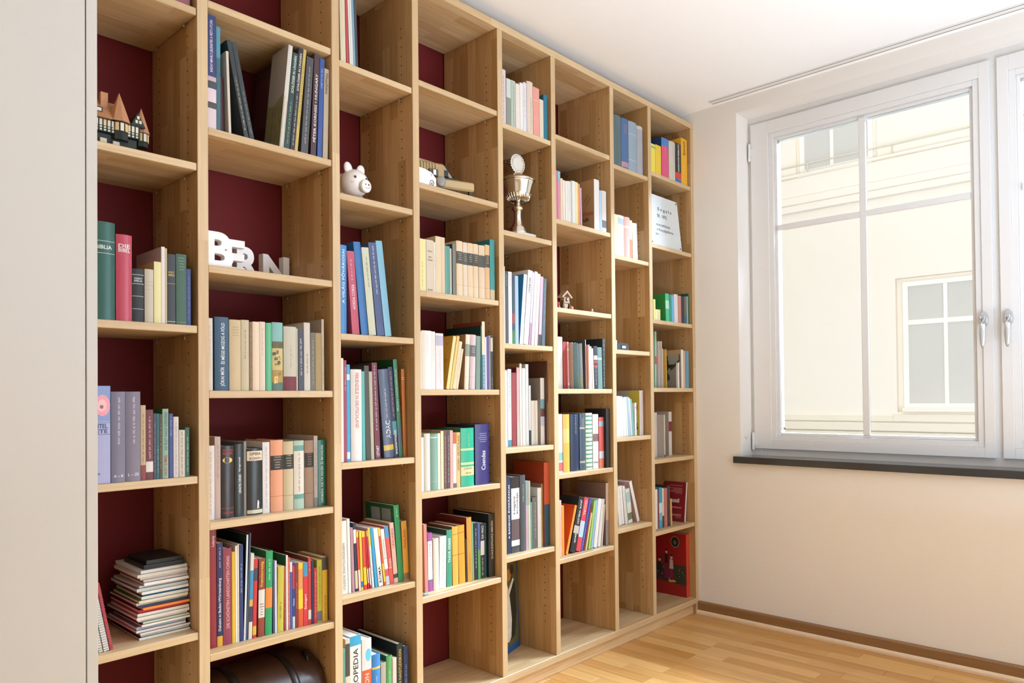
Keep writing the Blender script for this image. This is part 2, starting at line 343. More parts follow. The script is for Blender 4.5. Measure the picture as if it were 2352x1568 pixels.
for i,(a,b) in enumerate(XU):
    last=i in (0,8)
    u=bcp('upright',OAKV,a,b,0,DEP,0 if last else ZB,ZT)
    z0=0 if last else ZB
    m=MB()
    for xx,sgn in ((-.0002,-1),(b-a+.0002,1)):
        if (sgn<0 and i==0) or (sgn>0 and i==8): continue
        for yy in (.0604,.253):
            for z in HZ:
                if z>ZT-.06: continue
                m.poly([(xx,yy+.0026*math.cos(2*PI*k/8)*sgn,z-z0+.0026*math.sin(2*PI*k/8)) for k in range(8)])
    m.obj('pin_holes',HOLE,u,fix=False)['kind']='stuff'
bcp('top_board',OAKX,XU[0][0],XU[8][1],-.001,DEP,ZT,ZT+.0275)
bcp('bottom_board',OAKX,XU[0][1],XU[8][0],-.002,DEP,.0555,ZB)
bcp('plinth',OAKP,XU[0][1],XU[8][0],.019,.037,0,.0555)
pm=MB(); pm.tube([(.0105,0,-.004),(.0,0,-.004)],.0022,6); pm.tube([(-.0005,0,-.0022),(-.006,0,-.0025),(-.0085,0,-.004),(-.009,0,-.010),(-.009,0,-.014)],.0018,6)
pinR=pm.mesh('shelf_pin',STEEL)
for bi,(a,b) in enumerate(BAYS):
    for z in SHZ[bi]:
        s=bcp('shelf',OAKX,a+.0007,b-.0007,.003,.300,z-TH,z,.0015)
        for yy in (.0604-.003,.253-.003):
            link('shelf_pin',pinR,s,(b-a-.0014,yy,0))
            link('shelf_pin',pinR,s,(0,yy,0),(0,0,PI))
# ------------------------------------------------------------------ white wardrobe at the left
wd=thing('wardrobe','tall white laminate wardrobe at the left edge beside the bookcase','wardrobe',(-.55,-.305,0))
def wdp(name,x0,x1,y0,y1,z0,z1,b=.001): 
    m=MB(); m.box(x0+.55,x1+.55,y0+.305,y1+.305,z0,z1,0,b); return m.obj(name,WARD,wd)
wdp('side_panel',.4795,.5000,-.302,.300,0,2.62); wdp('side_panel',-1.5,-1.48,-.302,.300,0,2.62)
for (a,b) in ((-1.477,-.501),(-.498,.4772)): wdp('door',a,b,-.303,-.284,.06,2.60,.0008)
wdp('plinth',-1.48,.4795,-.26,-.244,0,.058); wdp('top_panel',-1.48,.4795,-.28,.300,2.60,2.62); wdp('back_panel',-1.48,.4795,.292,.300,.058,2.60)
BOOKS=[
(1, 1, 2.1873, 0.7605, 0.0648, 0.26, 0.22, 0.02, 0.0, '9c5a66', 'dusty pink binder cut off by the top edge on the shelf above the model house', {}),
(1, 3, 1.3384, 0.5824, 0.0532, 0.2388, 0.172, 0.012, 0.0, '1f5a4c', 'thick dark green hardcover BIBLIA on the shelf below the model house', {'b': [(0.675, 0.68, 'cfd8d0'), (0.8, 0.805, 'cfd8d0')], 'tx': [('BIBLIA', 'e6ece4', 'h', 0.72, 0.76)], 'r': 1, 'g': 1}),
(1, 3, 1.3384, 0.6376, 0.0373, 0.2141, 0.156, 0.012, 0.0, 'c4485c', 'red hardcover DIE BIBEL on the shelf below the model house', {'tx': [('DIE', 'f6e8e8', 'h', 0.845, 0.89), ('BIBEL', 'f6e8e8', 'h', 0.795, 0.84)], 'r': 1, 'g': 1}),
(1, 3, 1.3384, 0.6756, 0.0277, 0.1332, 0.101, 0.012, 0.0, '2b2f31', 'black ribbed hardcover SZENT BIBLIA on the shelf below the model house', {'b': [(0.235, 0.25, '9a9c9c'), (0.475, 0.49, '9a9c9c'), (0.71, 0.725, 'a8aaaa'), (0.88, 0.895, 'a8aaaa')], 'tx': [('SZENT', 'd8d8d4', 'h', 0.8, 0.835), ('BIBLIA', 'd8d8d4', 'h', 0.755, 0.79)], 'r': 1}),
(1, 3, 1.3384, 0.7052, 0.0216, 0.1356, 0.102, 0.012, 0.0, 'cdc4b0', 'greige clothbound book with thin ribs on the shelf below the model house', {'b': [(0.62, 0.625, 'a89c88'), (0.69, 0.695, 'a89c88'), (0.755, 0.76, 'a89c88')], 'r': 1}),
(1, 3, 1.3384, 0.7282, 0.0175, 0.1576, 0.117, 0.012, 0.0, 'eee4a6', 'pale yellow book on the shelf below the model house', {'c': 'd9c27a'}),
(1, 3, 1.3384, 0.7463, 0.0088, 0.1982, 0.17, 0.012, 0.0, 'ebe1d9', 'thin tall off-white booklet on the shelf below the model house', {'c': 'cdb8b0'}),
(1, 3, 1.3384, 0.7557, 0.0047, 0.1955, 0.143, 0.012, 0.0, 'cdbb92', 'very thin tan booklet on the shelf below the model house', {}),
(1, 3, 1.3384, 0.761, 0.0208, 0.1818, 0.134, 0.012, 0.0, '34393a', 'black HOLY BIBLE with gold lettering on the shelf below the model house', {'tx': [('HOLY', 'd6b45e', 'h', 0.725, 0.755), ('BIBLE', 'd6b45e', 'h', 0.685, 0.715)], 'b': [(0.03, 0.04, 'd8c89a'), (0.575, 0.58, 'c9a94e')]}),
(1, 3, 1.3384, 0.7835, 0.0264, 0.1853, 0.136, 0.012, 0.0, '41624d', 'muted green hardcover on the shelf below the model house', {'m': ('a8b49a', 0.75, 0.95, 'h'), 'b': [(0.03, 0.035, '8fa088')]}),
(1, 3, 1.3384, 0.8105, 0.0108, 0.1487, 0.111, 0.012, 0.0, '2f4d8a', 'thin blue paperback on the shelf below the model house', {'m': ('b08aa0', 0.1, 0.85)}),
(1, 4, 0.9399, 0.5764, 0.0477, 0.2369, 0.171, 0.01, 0.0, 'b4b8e0', 'lavender book with pink flower, leftmost bay, third shelf up', {'b': [(0.62, 0.625, '5a6a98'), (0.5, 0.505, '5a6a98'), (0.635, 1, '8fa3d6')], 'tx': [('ENTEL', '3a4a78', 'h', 0.565, 0.61), ('LETE', '3a4a78', 'h', 0.515, 0.555)], 'flower': 1}),
(1, 4, 0.9399, 0.6258, 0.0322, 0.2229, 0.162, 0.01, 0.0, '86849a', 'grey violet lexicon volume A-K, leftmost bay, third shelf up', {'m': ('eceaf2', 0.42, 0.95), 'tx': [('A – K', 'f0eef6', 'h', 0.055, 0.085)], 'r': 1}),
(1, 4, 0.9399, 0.6588, 0.0346, 0.2229, 0.162, 0.01, 0.0, '8a8496', 'grey violet lexicon volume L-ZS, leftmost bay, third shelf up', {'m': ('eceaf2', 0.42, 0.95), 'tx': [('L – ZS', 'f0eef6', 'h', 0.06, 0.09)], 'r': 1}),
(1, 4, 0.9399, 0.6942, 0.0119, 0.1887, 0.138, 0.01, 0.0, 'cbb089', 'tan book with red foot, leftmost bay, third shelf up', {'b': [(0, 0.2, '8f3c3c')], 'm': ('5a4632', 0.24, 0.88)}),
(1, 4, 0.9399, 0.7067, 0.0174, 0.177, 0.13, 0.01, 0.0, '71343a', 'dark red book with white label, leftmost bay, third shelf up', {'b': [(0.11, 0.26, 'e8e4dc')], 'm': ('e3c9c0', 0.3, 0.9)}),
(1, 4, 0.9399, 0.725, 0.0065, 0.1674, 0.124, 0.01, 0.0, '484658', 'slate violet thin book, leftmost bay, third shelf up', {'m': ('b9a5b0', 0.1, 0.85)}),
(1, 4, 0.9399, 0.7321, 0.0073, 0.1667, 0.123, 0.01, 0.0, '2f6064', 'dark teal thin book, leftmost bay, third shelf up', {'m': ('a9c8c8', 0.1, 0.5)}),
(1, 4, 0.9399, 0.74, 0.0065, 0.1654, 0.122, 0.01, 0.0, '4c4838', 'olive black thin book, leftmost bay, third shelf up', {'m': ('d0b060', 0.15, 0.85)}),
(1, 4, 0.9399, 0.7471, 0.0147, 0.1786, 0.131, 0.01, 0.0, '93b49e', 'pale green book with red author name, leftmost bay, third shelf up', {'c': '2c6a34', 'tx': [('AZ ÉLET NAGY KÉRDÉSEI', '3f6a64', 'u', 0.4, 0.95), ('NICKY GUMBEL', 'b03a34', 'u', 0.04, 0.34)]}),
(1, 4, 0.9399, 0.7635, 0.0098, 0.1662, 0.123, 0.01, 0.0, '40508e', 'blue violet paperback, leftmost bay, third shelf up', {'m': ('c9cfe8', 0.65, 0.95)}),
(1, 4, 0.9399, 0.7747, 0.013, 0.1576, 0.117, 0.01, 0.0, 'dbd3ca', 'off-white paperback, leftmost bay, third shelf up', {'m': ('8a8480', 0.05, 0.9)}),
(1, 4, 0.9399, 0.7891, 0.0149, 0.1226, 0.1, 0.01, 0.0, 'd8cdbc', 'cream low paperback, leftmost bay, third shelf up', {'m': ('5a5650', 0.05, 0.95)}),
(1, 4, 0.9399, 0.8048, 0.0107, 0.1288, 0.1, 0.01, 0.0, '2f614e', 'dark green thin paperback, leftmost bay, third shelf up', {'m': ('c9d8c8', 0.1, 0.8)}),
(2, 2, 1.8764, 0.8656, 0.027, 0.3111, 0.26, 0.012, 0.0, '2c3a70', 'tall navy and pink photo book on the shelf above the white letters', {'b': [(0, 0.18, 'e2cdd2'), (0.18, 0.235, '4a4444'), (0.235, 0.355, 'e6d2d6'), (0.365, 0.42, '3c4440'), (0.42, 0.46, 'c9b0b8')], 'tx': [('RÁDAY MIHÁLY: JELENETEK A PESTI UTCÁN', 'e8e4ee', 'u', 0.5, 0.955)], 'g': 1}),
(2, 2, 1.8764, 0.8932, 0.0112, 0.2858, 0.204, 0.012, 0.0, '4f95aa', 'thin tall blue book on the shelf above the white letters', {'b': [(0, 0.7, '3f6a78')]}),
(2, 2, 1.8764, 0.9138, 0.0105, 0.1592, 0.118, 0.03, -1.1, '5c3a38', 'short dark brown booklet on the shelf above the white letters', {}),
(2, 2, 1.8764, 0.9279, 0.0071, 0.2277, 0.165, 0.012, -1.87, 'dccfba', 'leaning cream booklet on the shelf above the white letters', {}),
(2, 2, 1.8764, 0.9732, 0.0128, 0.2647, 0.19, 0.012, -11.04, '31383a', 'leaning black book beside the gap on the shelf above the white letters', {'m': ('d8cfae', 0.08, 0.62)}),
(2, 2, 1.8764, 0.9892, 0.0132, 0.2641, 0.19, 0.012, -11.51, '333a3c', 'second leaning black book on the shelf above the white letters', {'m': ('9aa0a0', 0.06, 0.5)}),
(2, 2, 1.8764, 1.0801, 0.0134, 0.3126, 0.095, 0.012, 5.84, 'd8d2c6', 'tall grey book with grass photograph on the shelf above the white letters', {'c': 'b5aca0', 'grass': 1}),
(2, 2, 1.8764, 1.0947, 0.0171, 0.2948, 0.22, 0.012, 6.02, '2a4842', 'dark green book on castles in Hungary on the shelf above the white letters', {'c': '4a2022', 'backtext': 1, 'tx': [('SCHLÖSSER IN UNGARN', 'dfe4d8', 'u', 0.58, 0.97)], 'm': ('aab8a8', 0.05, 0.5)}),
(2, 2, 1.8764, 1.1144, 0.0145, 0.3149, 0.224, 0.012, 5.67, '2e2f33', 'black book on castles in Hungary on the shelf above the white letters', {'tx': [('SCHLÖSSER IN UNGARN', 'ece8dc', 'u', 0.58, 0.95)], 'm': ('e0dcd0', 0.05, 0.55)}),
(2, 2, 1.8764, 1.1296, 0.0095, 0.3162, 0.225, 0.012, 5.72, 'cbb05a', 'thin mustard yellow book on the shelf above the white letters', {'m': ('6a5a28', 0.25, 0.85)}),
(2, 2, 1.8764, 1.1503, 0.0231, 0.2972, 0.212, 0.012, 4.25, '4b4b4e', 'glossy dark grey book on the shelf above the white letters', {'m': ('b8b8ba', 0.1, 0.9), 'g': 1}),
(2, 2, 1.8764, 1.1828, 0.0179, 0.3153, 0.224, 0.012, 2.92, '4e3438', 'dark brown photo book HUNGARY on the shelf above the white letters', {'tx': [('PÉTER KORNISS • HUNGARY', 'f2e9e2', 'u', 0.06, 0.88)]}),
(2, 2, 1.8764, 1.2057, 0.0159, 0.3073, 0.219, 0.012, 2.22, '2f5298', 'royal blue book on the shelf above the white letters', {'m': ('c9d4ea', 0.7, 0.9), 'g': 1}),
(2, 2, 1.8764, 1.2249, 0.0169, 0.2804, 0.201, 0.012, 1.68, 'bcab90', 'tan grey book on the shelf above the white letters', {'tx': [('Fővasőtéve', '3a332c', 'd', 0.72, 0.95)]}),
(2, 4, 1.1659, 0.8656, 0.0142, 0.1955, 0.143, 0.012, 0.0, 'e2d8c8', 'cream paperback half hidden by the upright on the shelf below the white letters', {'m': ('b8a898', 0.3, 0.9)}),
(2, 4, 1.1659, 0.8857, 0.0386, 0.2004, 0.146, 0.012, 0.0, '41637e', 'thick slate blue novel with white title on the shelf below the white letters', {'tx': [('JÓKAI MÓR', 'eef0ee', 'u', 0.06, 0.32), ('ÉS MÉGIS MOZOG A FÖLD', 'eef0ee', 'u', 0.36, 0.92)], 'r': 1}),
(2, 4, 1.1659, 0.9263, 0.0332, 0.1958, 0.143, 0.012, 0.0, 'd5c09a', 'tan clothbound book on the shelf below the white letters', {'r': 1, 'm': ('a88a62', 0.78, 0.9, 'h')}),
(2, 4, 1.1659, 0.9606, 0.023, 0.1974, 0.144, 0.012, 0.0, 'd2c6a6', 'beige clothbound book on the shelf below the white letters', {'r': 1, 'm': ('8a7a58', 0.45, 0.85)}),
(2, 4, 1.1659, 0.9851, 0.0084, 0.1931, 0.141, 0.012, 0.0, '8c6a4c', 'brown patterned book edge on the shelf below the white letters', {'m': ('c9a77c', 0.05, 0.9)}),
(2, 4, 1.1659, 0.9941, 0.0205, 0.1946, 0.142, 0.012, 0.0, 'f0dbbe', 'pale peach book on the shelf below the white letters', {'r': 1}),
(2, 4, 1.1659, 1.0153, 0.017, 0.196, 0.143, 0.012, 0.0, 'e9d9c6', 'pale ivory book on the shelf below the white letters', {'r': 1, 'm': ('c9b098', 0.5, 0.9)}),
(2, 4, 1.1659, 1.0339, 0.0187, 0.194, 0.142, 0.012, 0.0, '62bb8c', 'mint green book on the shelf below the white letters', {'r': 1, 'g': 1}),
(2, 4, 1.1659, 1.0537, 0.0336, 0.1972, 0.144, 0.012, 0.0, '8cc0ba', 'book with a painted landscape spine on the shelf below the white letters', {'land': 1, 'r': 1}),
(2, 4, 1.1659, 1.0901, 0.0408, 0.1874, 0.137, 0.012, 0.0, 'd0cab6', 'pale olive book with maroon foot on the shelf below the white letters', {'b': [(0, 0.22, '7c3a44')], 'm': ('a09a88', 0.35, 0.72), 'r': 1}),
(2, 4, 1.1659, 1.1315, 0.0043, 0.1837, 0.135, 0.012, 0.0, 'ccc6aa', 'very thin pale book on the shelf below the white letters', {}),
(2, 4, 1.1659, 1.1384, 0.0185, 0.1832, 0.135, 0.012, -0.56, '4b4b58', 'charcoal book with white title on the shelf below the white letters', {'m': ('e6e4e4', 0.25, 0.85)}),
(2, 4, 1.1659, 1.1574, 0.0203, 0.2032, 0.148, 0.012, -0.22, 'd5ccbe', 'light grey paperback on the shelf below the white letters', {'m': ('4a4642', 0.25, 0.55)}),
(2, 4, 1.1659, 1.179, 0.0157, 0.1746, 0.129, 0.012, 0.0, '716f60', 'grey olive low book on the shelf below the white letters', {'m': ('b5b09a', 0.1, 0.9)}),
(2, 4, 1.1659, 1.1956, 0.0202, 0.1747, 0.129, 0.012, 0.0, 'a98e58', 'ochre low book on the shelf below the white letters', {}),
(2, 4, 1.1659, 1.2168, 0.0084, 0.2174, 0.24, 0.012, 0.0, 'bbaa94', 'tall thin taupe book at the end on the shelf below the white letters', {'c': 'b4a48e', 'm': ('7a6a58', 0.1, 0.6)}),
(2, 5, 0.8118, 0.8746, 0.025, 0.2033, 0.148, 0.0467, 0.0, 'e9ddd5', 'white book half hidden by the upright on the shelf above the travel guides', {'m': ('a89a94', 0.08, 0.92)}),
(2, 5, 0.8118, 0.9002, 0.016, 0.2271, 0.164, 0.0461, 0.0, 'c6aea2', 'dusty beige taller book on the shelf above the travel guides', {'m': ('a08478', 0.5, 0.9)}),
(2, 5, 0.8118, 0.9169, 0.0378, 0.2007, 0.146, 0.0453, 0.0, '322c2b', 'black book with a gold oval and red lettering on the shelf above the travel guides', {'b': [(0.135, 0.14, 'c2433c')], 'tx': [('ELLER', 'b84338', 'h', 0.88, 0.91), ('BÁRTH', 'b84338', 'h', 0.925, 0.955), ('OPUM', 'b84338', 'h', 0.06, 0.085)], 'oval': 'd8bd6a', 'r': 1, 'g': 1}),
(2, 5, 0.8118, 0.9556, 0.0268, 0.2042, 0.149, 0.0444, 0.0, '2f3433', 'black book with upright white lettering on the shelf above the travel guides', {'tx': [('LENGYEL DÉNES', 'f0f0ec', 'u', 0.32, 0.58), ('Régi magyar mondák', 'f0f0ec', 'u', 0.62, 0.82)], 'r': 1, 'g': 1}),
(2, 5, 0.8118, 0.9833, 0.0076, 0.2103, 0.2, 0.045, 0.0, '8f8678', 'tall grey brown book set back on the shelf above the travel guides', {}),
(2, 5, 0.8118, 0.9917, 0.0464, 0.1894, 0.139, 0.0431, 0.0, '2b2e2d', 'thick worn black OPERA book on the shelf above the travel guides', {'b': [(0.02, 0.075, 'd9d0b2'), (0.815, 0.96, 'e6dabc')], 'tx': [('OPERA', '8a4a34', 'h', 0.895, 0.94), ('KÖNYV', '8a4a34', 'h', 0.83, 0.875)], 'man': 1, 'r': 1, 'g': 1}),
(2, 5, 0.8118, 1.0387, 0.0217, 0.205, 0.149, 0.0421, 0.0, 'e5dfda', 'white paperback beside the thick black book on the shelf above the travel guides', {'m': ('b0aaa4', 0.08, 0.95)}),
(2, 5, 0.8118, 1.0628, 0.0396, 0.2093, 0.152, 0.0412, 0.0, 'e9a47e', 'salmon clothbound volume with black label on the shelf above the travel guides', {'b': [(0.585, 0.785, '33322f'), (0.215, 0.222, 'b0704c')], 'm': ('b8a888', 0.6, 0.77, 'h'), 'r': 1}),
(2, 5, 0.8118, 1.1031, 0.0327, 0.2039, 0.149, 0.0401, 0.0, 'd0be98', 'tan clothbound volume with black label on the shelf above the travel guides', {'b': [(0.6, 0.81, '35342f'), (0.215, 0.222, 'a08a5c')], 'm': ('b8a888', 0.62, 0.8, 'h'), 'r': 1}),
(2, 5, 0.8118, 1.137, 0.0335, 0.2045, 0.149, 0.0392, 0.0, 'b7d0bc', 'mint patterned book with pale label on the shelf above the travel guides', {'b': [(0.15, 0.22, '74a89e'), (0.22, 0.85, 'ebe4d6'), (0.85, 0.93, '74a89e')], 'm': ('c0605a', 0.25, 0.82), 'r': 1}),
(2, 5, 0.8118, 1.172, 0.0305, 0.2038, 0.149, 0.0382, 0.0, 'a4866e', 'brown clothbound volume with black label on the shelf above the travel guides', {'b': [(0.6, 0.815, '3a3530'), (0.215, 0.222, '6a5040')], 'm': ('8a7a64', 0.62, 0.8, 'h'), 'r': 1}),
(2, 5, 0.8118, 1.2038, 0.0129, 0.2165, 0.157, 0.0376, 0.0, 'bdb2a8', 'tall thin grey book on the shelf above the travel guides', {'b': [(0, 0.13, '8a8680')], 'm': ('88807a', 0.3, 0.85)}),
(2, 5, 0.8118, 1.218, 0.0257, 0.2032, 0.148, 0.037, 0.0, '1f6d58', 'bottle green book of legends on the shelf above the travel guides', {'tx': [('GERMÁN, KELTA REGÉK ÉS MONDÁK', 'dfe8d8', 'u', 0.05, 0.93)], 'g': 1}),
(2, 6, 0.4612, 0.8868, 0.0173, 0.3222, 0.24, 0.0478, 0.0, '932538', 'tall crimson book on the shelf above the leather trunk', {'tx': [('Leipzig', 'f0e0e0', 'u', 0.86, 0.95)], 'g': 1}),
(2, 6, 0.4612, 0.9054, 0.0159, 0.284, 0.203, 0.0469, 0.0, '1f2b5c', 'navy book about Baden-Württemberg on the shelf above the leather trunk', {'b': [(0, 0.1, 'e0a83a')], 'tx': [('Daheim in Baden-Württemberg', 'f0f0ee', 'u', 0.15, 0.66)], 'm': ('d8d8e0', 0.76, 0.96)}),
(2, 6, 0.4612, 0.9219, 0.0245, 0.2667, 0.191, 0.0458, 0.0, '933c50', 'rose book on landscapes of China on the shelf above the leather trunk', {'tx': [('DIE SCHÖNSTEN LANDSCHAFTEN CHINAS', 'e8b8ac', 'u', 0.17, 0.92)]}),
(2, 6, 0.4612, 0.947, 0.009, 0.2539, 0.183, 0.0449, 0.0, 'e6ba3c', 'narrow yellow book on the shelf above the leather trunk', {}),
(2, 6, 0.4612, 0.9565, 0.0058, 0.2697, 0.193, 0.0444, 0.0, 'ece5d8', 'narrow white book on the shelf above the leather trunk', {}),
(2, 6, 0.4612, 0.963, 0.0043, 0.2724, 0.195, 0.0442, 0.0, 'e4dccd', 'thin ivory booklet on the shelf above the leather trunk', {'m': ('6a6a78', 0.05, 0.5)}),
(2, 6, 0.4612, 0.9678, 0.0114, 0.2711, 0.194, 0.0437, 0.0, '25376a', 'dark blue paperback on the shelf above the leather trunk', {'m': ('d0d8e8', 0.5, 0.8)}),
(2, 6, 0.4612, 0.9798, 0.0055, 0.2966, 0.24, 0.0432, 1.9, 'dadfe8', 'tall thin pale blue magazine on the shelf above the leather trunk', {'c': '16302c'}),
(2, 6, 0.4612, 0.986, 0.0046, 0.3002, 0.24, 0.0429, 2.43, '41506a', 'tall thin steel blue magazine on the shelf above the leather trunk', {}),
(2, 6, 0.4612, 0.9935, 0.0102, 0.241, 0.174, 0.0424, 1.93, 'dcd8c8', 'beach photo guidebook on the shelf above the leather trunk', {'b': [(0.2, 0.38, '2c3e58'), (0.38, 0.46, 'd8b060'), (0.46, 0.8, '3c94ba')]}),
(2, 6, 0.4612, 1.005, 0.0112, 0.2243, 0.163, 0.0418, 1.75, 'cc3338', 'red guidebook on the shelf above the leather trunk', {'b': [(0.04, 0.15, 'e6b43a'), (0.72, 0.88, '3a4456')]}),
(2, 6, 0.4612, 1.0217, 0.0193, 0.222, 0.161, 0.0407, 1.04, '93402f', 'brown red guidebook of France on the shelf above the leather trunk', {'b': [(0.24, 0.6, 'e0dcd2')], 'tx': [('Franciaország', 'f0c83c', 'u', 0.64, 0.96)], 'm': ('a04a30', 0.27, 0.42, 'h')}),
(2, 6, 0.4612, 1.0424, 0.0211, 0.2408, 0.174, 0.0395, 1.04, '1f9f5e', 'tall green language guide on the shelf above the leather trunk', {'b': [(0.32, 0.56, 'e88a3c')], 'c': '17642f', 'm': ('d8f0d8', 0.65, 0.9)}),
(2, 6, 0.4612, 1.0669, 0.004, 0.2106, 0.153, 0.0388, 0.35, '40508a', 'thin blue booklet on the shelf above the leather trunk', {}),
(2, 6, 0.4612, 1.0729, 0.0063, 0.2088, 0.152, 0.0384, 0.0, 'd9d6de', 'thin pale lilac booklet on the shelf above the leather trunk', {}),
(2, 6, 0.4612, 1.0798, 0.0195, 0.1906, 0.14, 0.0376, 1.02, 'c9bf48', 'olive yellow guide on the shelf above the leather trunk', {'m': ('3a3a20', 0.2, 0.45)}),
(2, 6, 0.4612, 1.1024, 0.0037, 0.1876, 0.138, 0.0369, 0.34, 'd05a50', 'red and white striped thin booklet on the shelf above the leather trunk', {'m': ('f2e4dc', 0.1, 0.6)}),
(2, 6, 0.4612, 1.1078, 0.0063, 0.2198, 0.159, 0.0365, 0.0, 'e6dfd5', 'white wire bound pad on the shelf above the leather trunk', {'c': '17602f'}),
(2, 6, 0.4612, 1.1148, 0.0053, 0.2124, 0.154, 0.0361, 0.0, 'dc5c50', 'thin candy striped booklet on the shelf above the leather trunk', {'m': ('f4ece4', 0.05, 0.95)}),
(2, 6, 0.4612, 1.1207, 0.0068, 0.1978, 0.144, 0.0358, 0.0, '3064a8', 'thin mid blue guide on the shelf above the leather trunk', {'b': [(0.85, 1, 'e8e2d8')]}),
(2, 6, 0.4612, 1.1283, 0.0075, 0.1946, 0.142, 0.0354, 0.0, '36408a', 'red and blue thin guide on the shelf above the leather trunk', {'b': [(0.6, 0.95, 'c23444'), (0, 0.18, 'd8d4d0')], 'tx': [('PRAG', 'f0f0f0', 'u', 0.3, 0.5)]}),
(2, 6, 0.4612, 1.1364, 0.0098, 0.1922, 0.141, 0.0349, 0.0, '803430', 'maroon guide on the shelf above the leather trunk', {'m': ('e0a080', 0.3, 0.7)}),
(2, 6, 0.4612, 1.1468, 0.015, 0.191, 0.14, 0.0342, 0.0, 'e25c30', 'red city guide with yellow panels on the shelf above the leather trunk', {'b': [(0.28, 0.58, 'f2d03c'), (0.58, 0.9, 'e89a5a'), (0.9, 1, 'f2cc3c')]}),
(2, 6, 0.4612, 1.1624, 0.0159, 0.189, 0.139, 0.0334, 0.0, 'da363c', 'red Stuttgart guide with blue head on the shelf above the leather trunk', {'b': [(0.78, 1, '3f9cc4')], 'tx': [('Stuttgart', 'f6f0ec', 'u', 0.26, 0.5)]}),
(2, 6, 0.4612, 1.1789, 0.0098, 0.202, 0.147, 0.0327, 0.0, 'c63c40', 'narrow red guide on the shelf above the leather trunk', {'b': [(0.08, 0.22, 'e0d8d0')], 'm': ('f0d8d0', 0.8, 0.95), 'c': '8a3a30'}),
(2, 6, 0.4612, 1.1899, 0.0078, 0.1915, 0.14, 0.0321, 0.0, '2c2e52', 'thin dark navy book on the shelf above the leather trunk', {}),
(2, 6, 0.4612, 1.1983, 0.0093, 0.1665, 0.123, 0.0317, 0.0, 'cc363c', 'short red book on the shelf above the leather trunk', {'m': ('f0dcd0', 0.1, 0.95)}),
(2, 6, 0.4612, 1.2082, 0.0164, 0.1891, 0.139, 0.031, 0.0, 'c2ba40', 'mustard green guide on the shelf above the leather trunk', {'b': [(0.02, 0.18, '6a7288')], 'm': ('6a8a34', 0.3, 0.9)}),
(2, 6, 0.4612, 1.2255, 0.0177, 0.1946, 0.142, 0.03, 0.0, 'daae2e', 'golden yellow guide with photo head on the shelf above the leather trunk', {'b': [(0.8, 1, '3a3a34')], 'm': ('7a5a18', 0.05, 0.4)}),
(3, 1, 2.1971, 1.2916, 0.0192, 0.3001, 0.214, 0.012, -1.05, 'dcd3b4', 'cream tall magazine on the top shelf of the third bay', {}),
(3, 1, 2.1971, 1.3136, 0.008, 0.3001, 0.214, 0.012, -1.42, 'c44a4c', 'red tall magazine on the top shelf of the third bay', {}),
(3, 1, 2.1971, 1.3252, 0.0046, 0.3002, 0.214, 0.012, -1.97, 'eee8de', 'thin white tall magazine on the top shelf of the third bay', {}),
(3, 1, 2.1971, 1.3307, 0.0083, 0.3002, 0.214, 0.012, -2.04, 'dfe0da', 'pale grey tall magazine on the top shelf of the third bay', {}),
(3, 1, 2.1971, 1.3399, 0.0076, 0.3002, 0.214, 0.012, -2.07, '7fa4b8', 'pale blue tall magazine on the top shelf of the third bay', {}),
(3, 1, 2.1971, 1.3481, 0.0089, 0.3002, 0.214, 0.012, -2.0, '39474a', 'dark slate tall magazine on the top shelf of the third bay', {}),
(3, 3, 1.344, 1.2793, 0.0273, 0.2773, 0.22, 0.012, 0.29, '3f88c8', 'bright blue book A VILÁG on the shelf below the piggy bank', {'tx': [('A VILÁG FŐVÁROSAI', 'dff0fa', 'u', 0.34, 0.95)], 'g': 1}),
(3, 3, 1.344, 1.328, 0.0272, 0.262, 0.188, 0.012, -4.21, 'c4566c', 'rose red leaning book on the shelf below the piggy bank', {'tx': [('HORDA CORSA', 'f4dfe4', 'u', 0.3, 0.6)], 'm': ('f0d8e0', 0.65, 0.9)}),
(3, 3, 1.344, 1.3626, 0.0259, 0.2952, 0.22, 0.012, -5.63, '2b6cab', 'deep blue leaning book on the shelf below the piggy bank', {'g': 1}),
(3, 3, 1.344, 1.3924, 0.0273, 0.2818, 0.202, 0.012, -5.76, 'd0d2b8', 'pale grey green leaning book on the shelf below the piggy bank', {'m': ('3a4a40', 0.55, 0.9)}),
(3, 3, 1.344, 1.4242, 0.0287, 0.3013, 0.215, 0.012, -6.28, '4e5b84', 'slate blue leaning book with white title on the shelf below the piggy bank', {'m': ('f2f2f4', 0.45, 0.97)}),
(3, 3, 1.344, 1.456, 0.0255, 0.3118, 0.222, 0.012, -6.67, '80b6cc', 'light blue leaning book on the shelf below the piggy bank', {'g': 1, 'c': '3c88a8'}),
(3, 4, 0.9415, 1.2923, 0.0116, 0.3266, 0.232, 0.0271, 0.0, 'ede6de', 'thin white tall book on the middle shelf of the third bay', {}),
(3, 4, 0.9415, 1.3055, 0.0105, 0.3205, 0.228, 0.0281, 0.0, 'a44056', 'crimson thin book on the middle shelf of the third bay', {'m': ('f0d8dc', 0.7, 0.93)}),
(3, 4, 0.9415, 1.3172, 0.0118, 0.3072, 0.219, 0.029, 0.0, '3aa6d2', 'sky blue thin book on the middle shelf of the third bay', {'b': [(0.84, 0.9, 'cfe6f0'), (0.03, 0.1, 'd8ecf4')]}),
(3, 4, 0.9415, 1.3335, 0.0415, 0.2927, 0.209, 0.0315, -0.06, 'eae3db', 'thick white book FERIENZIELE on the middle shelf of the third bay', {'tx': [('FERIENZIELE IN DEUTSCHLAND', 'c0503c', 'd', 0.36, 0.96)], 'r': 1, 'g': 1}),
(3, 4, 0.9415, 1.3785, 0.012, 0.2871, 0.205, 0.0339, -0.51, '5fb3aa', 'teal thin book on the middle shelf of the third bay', {}),
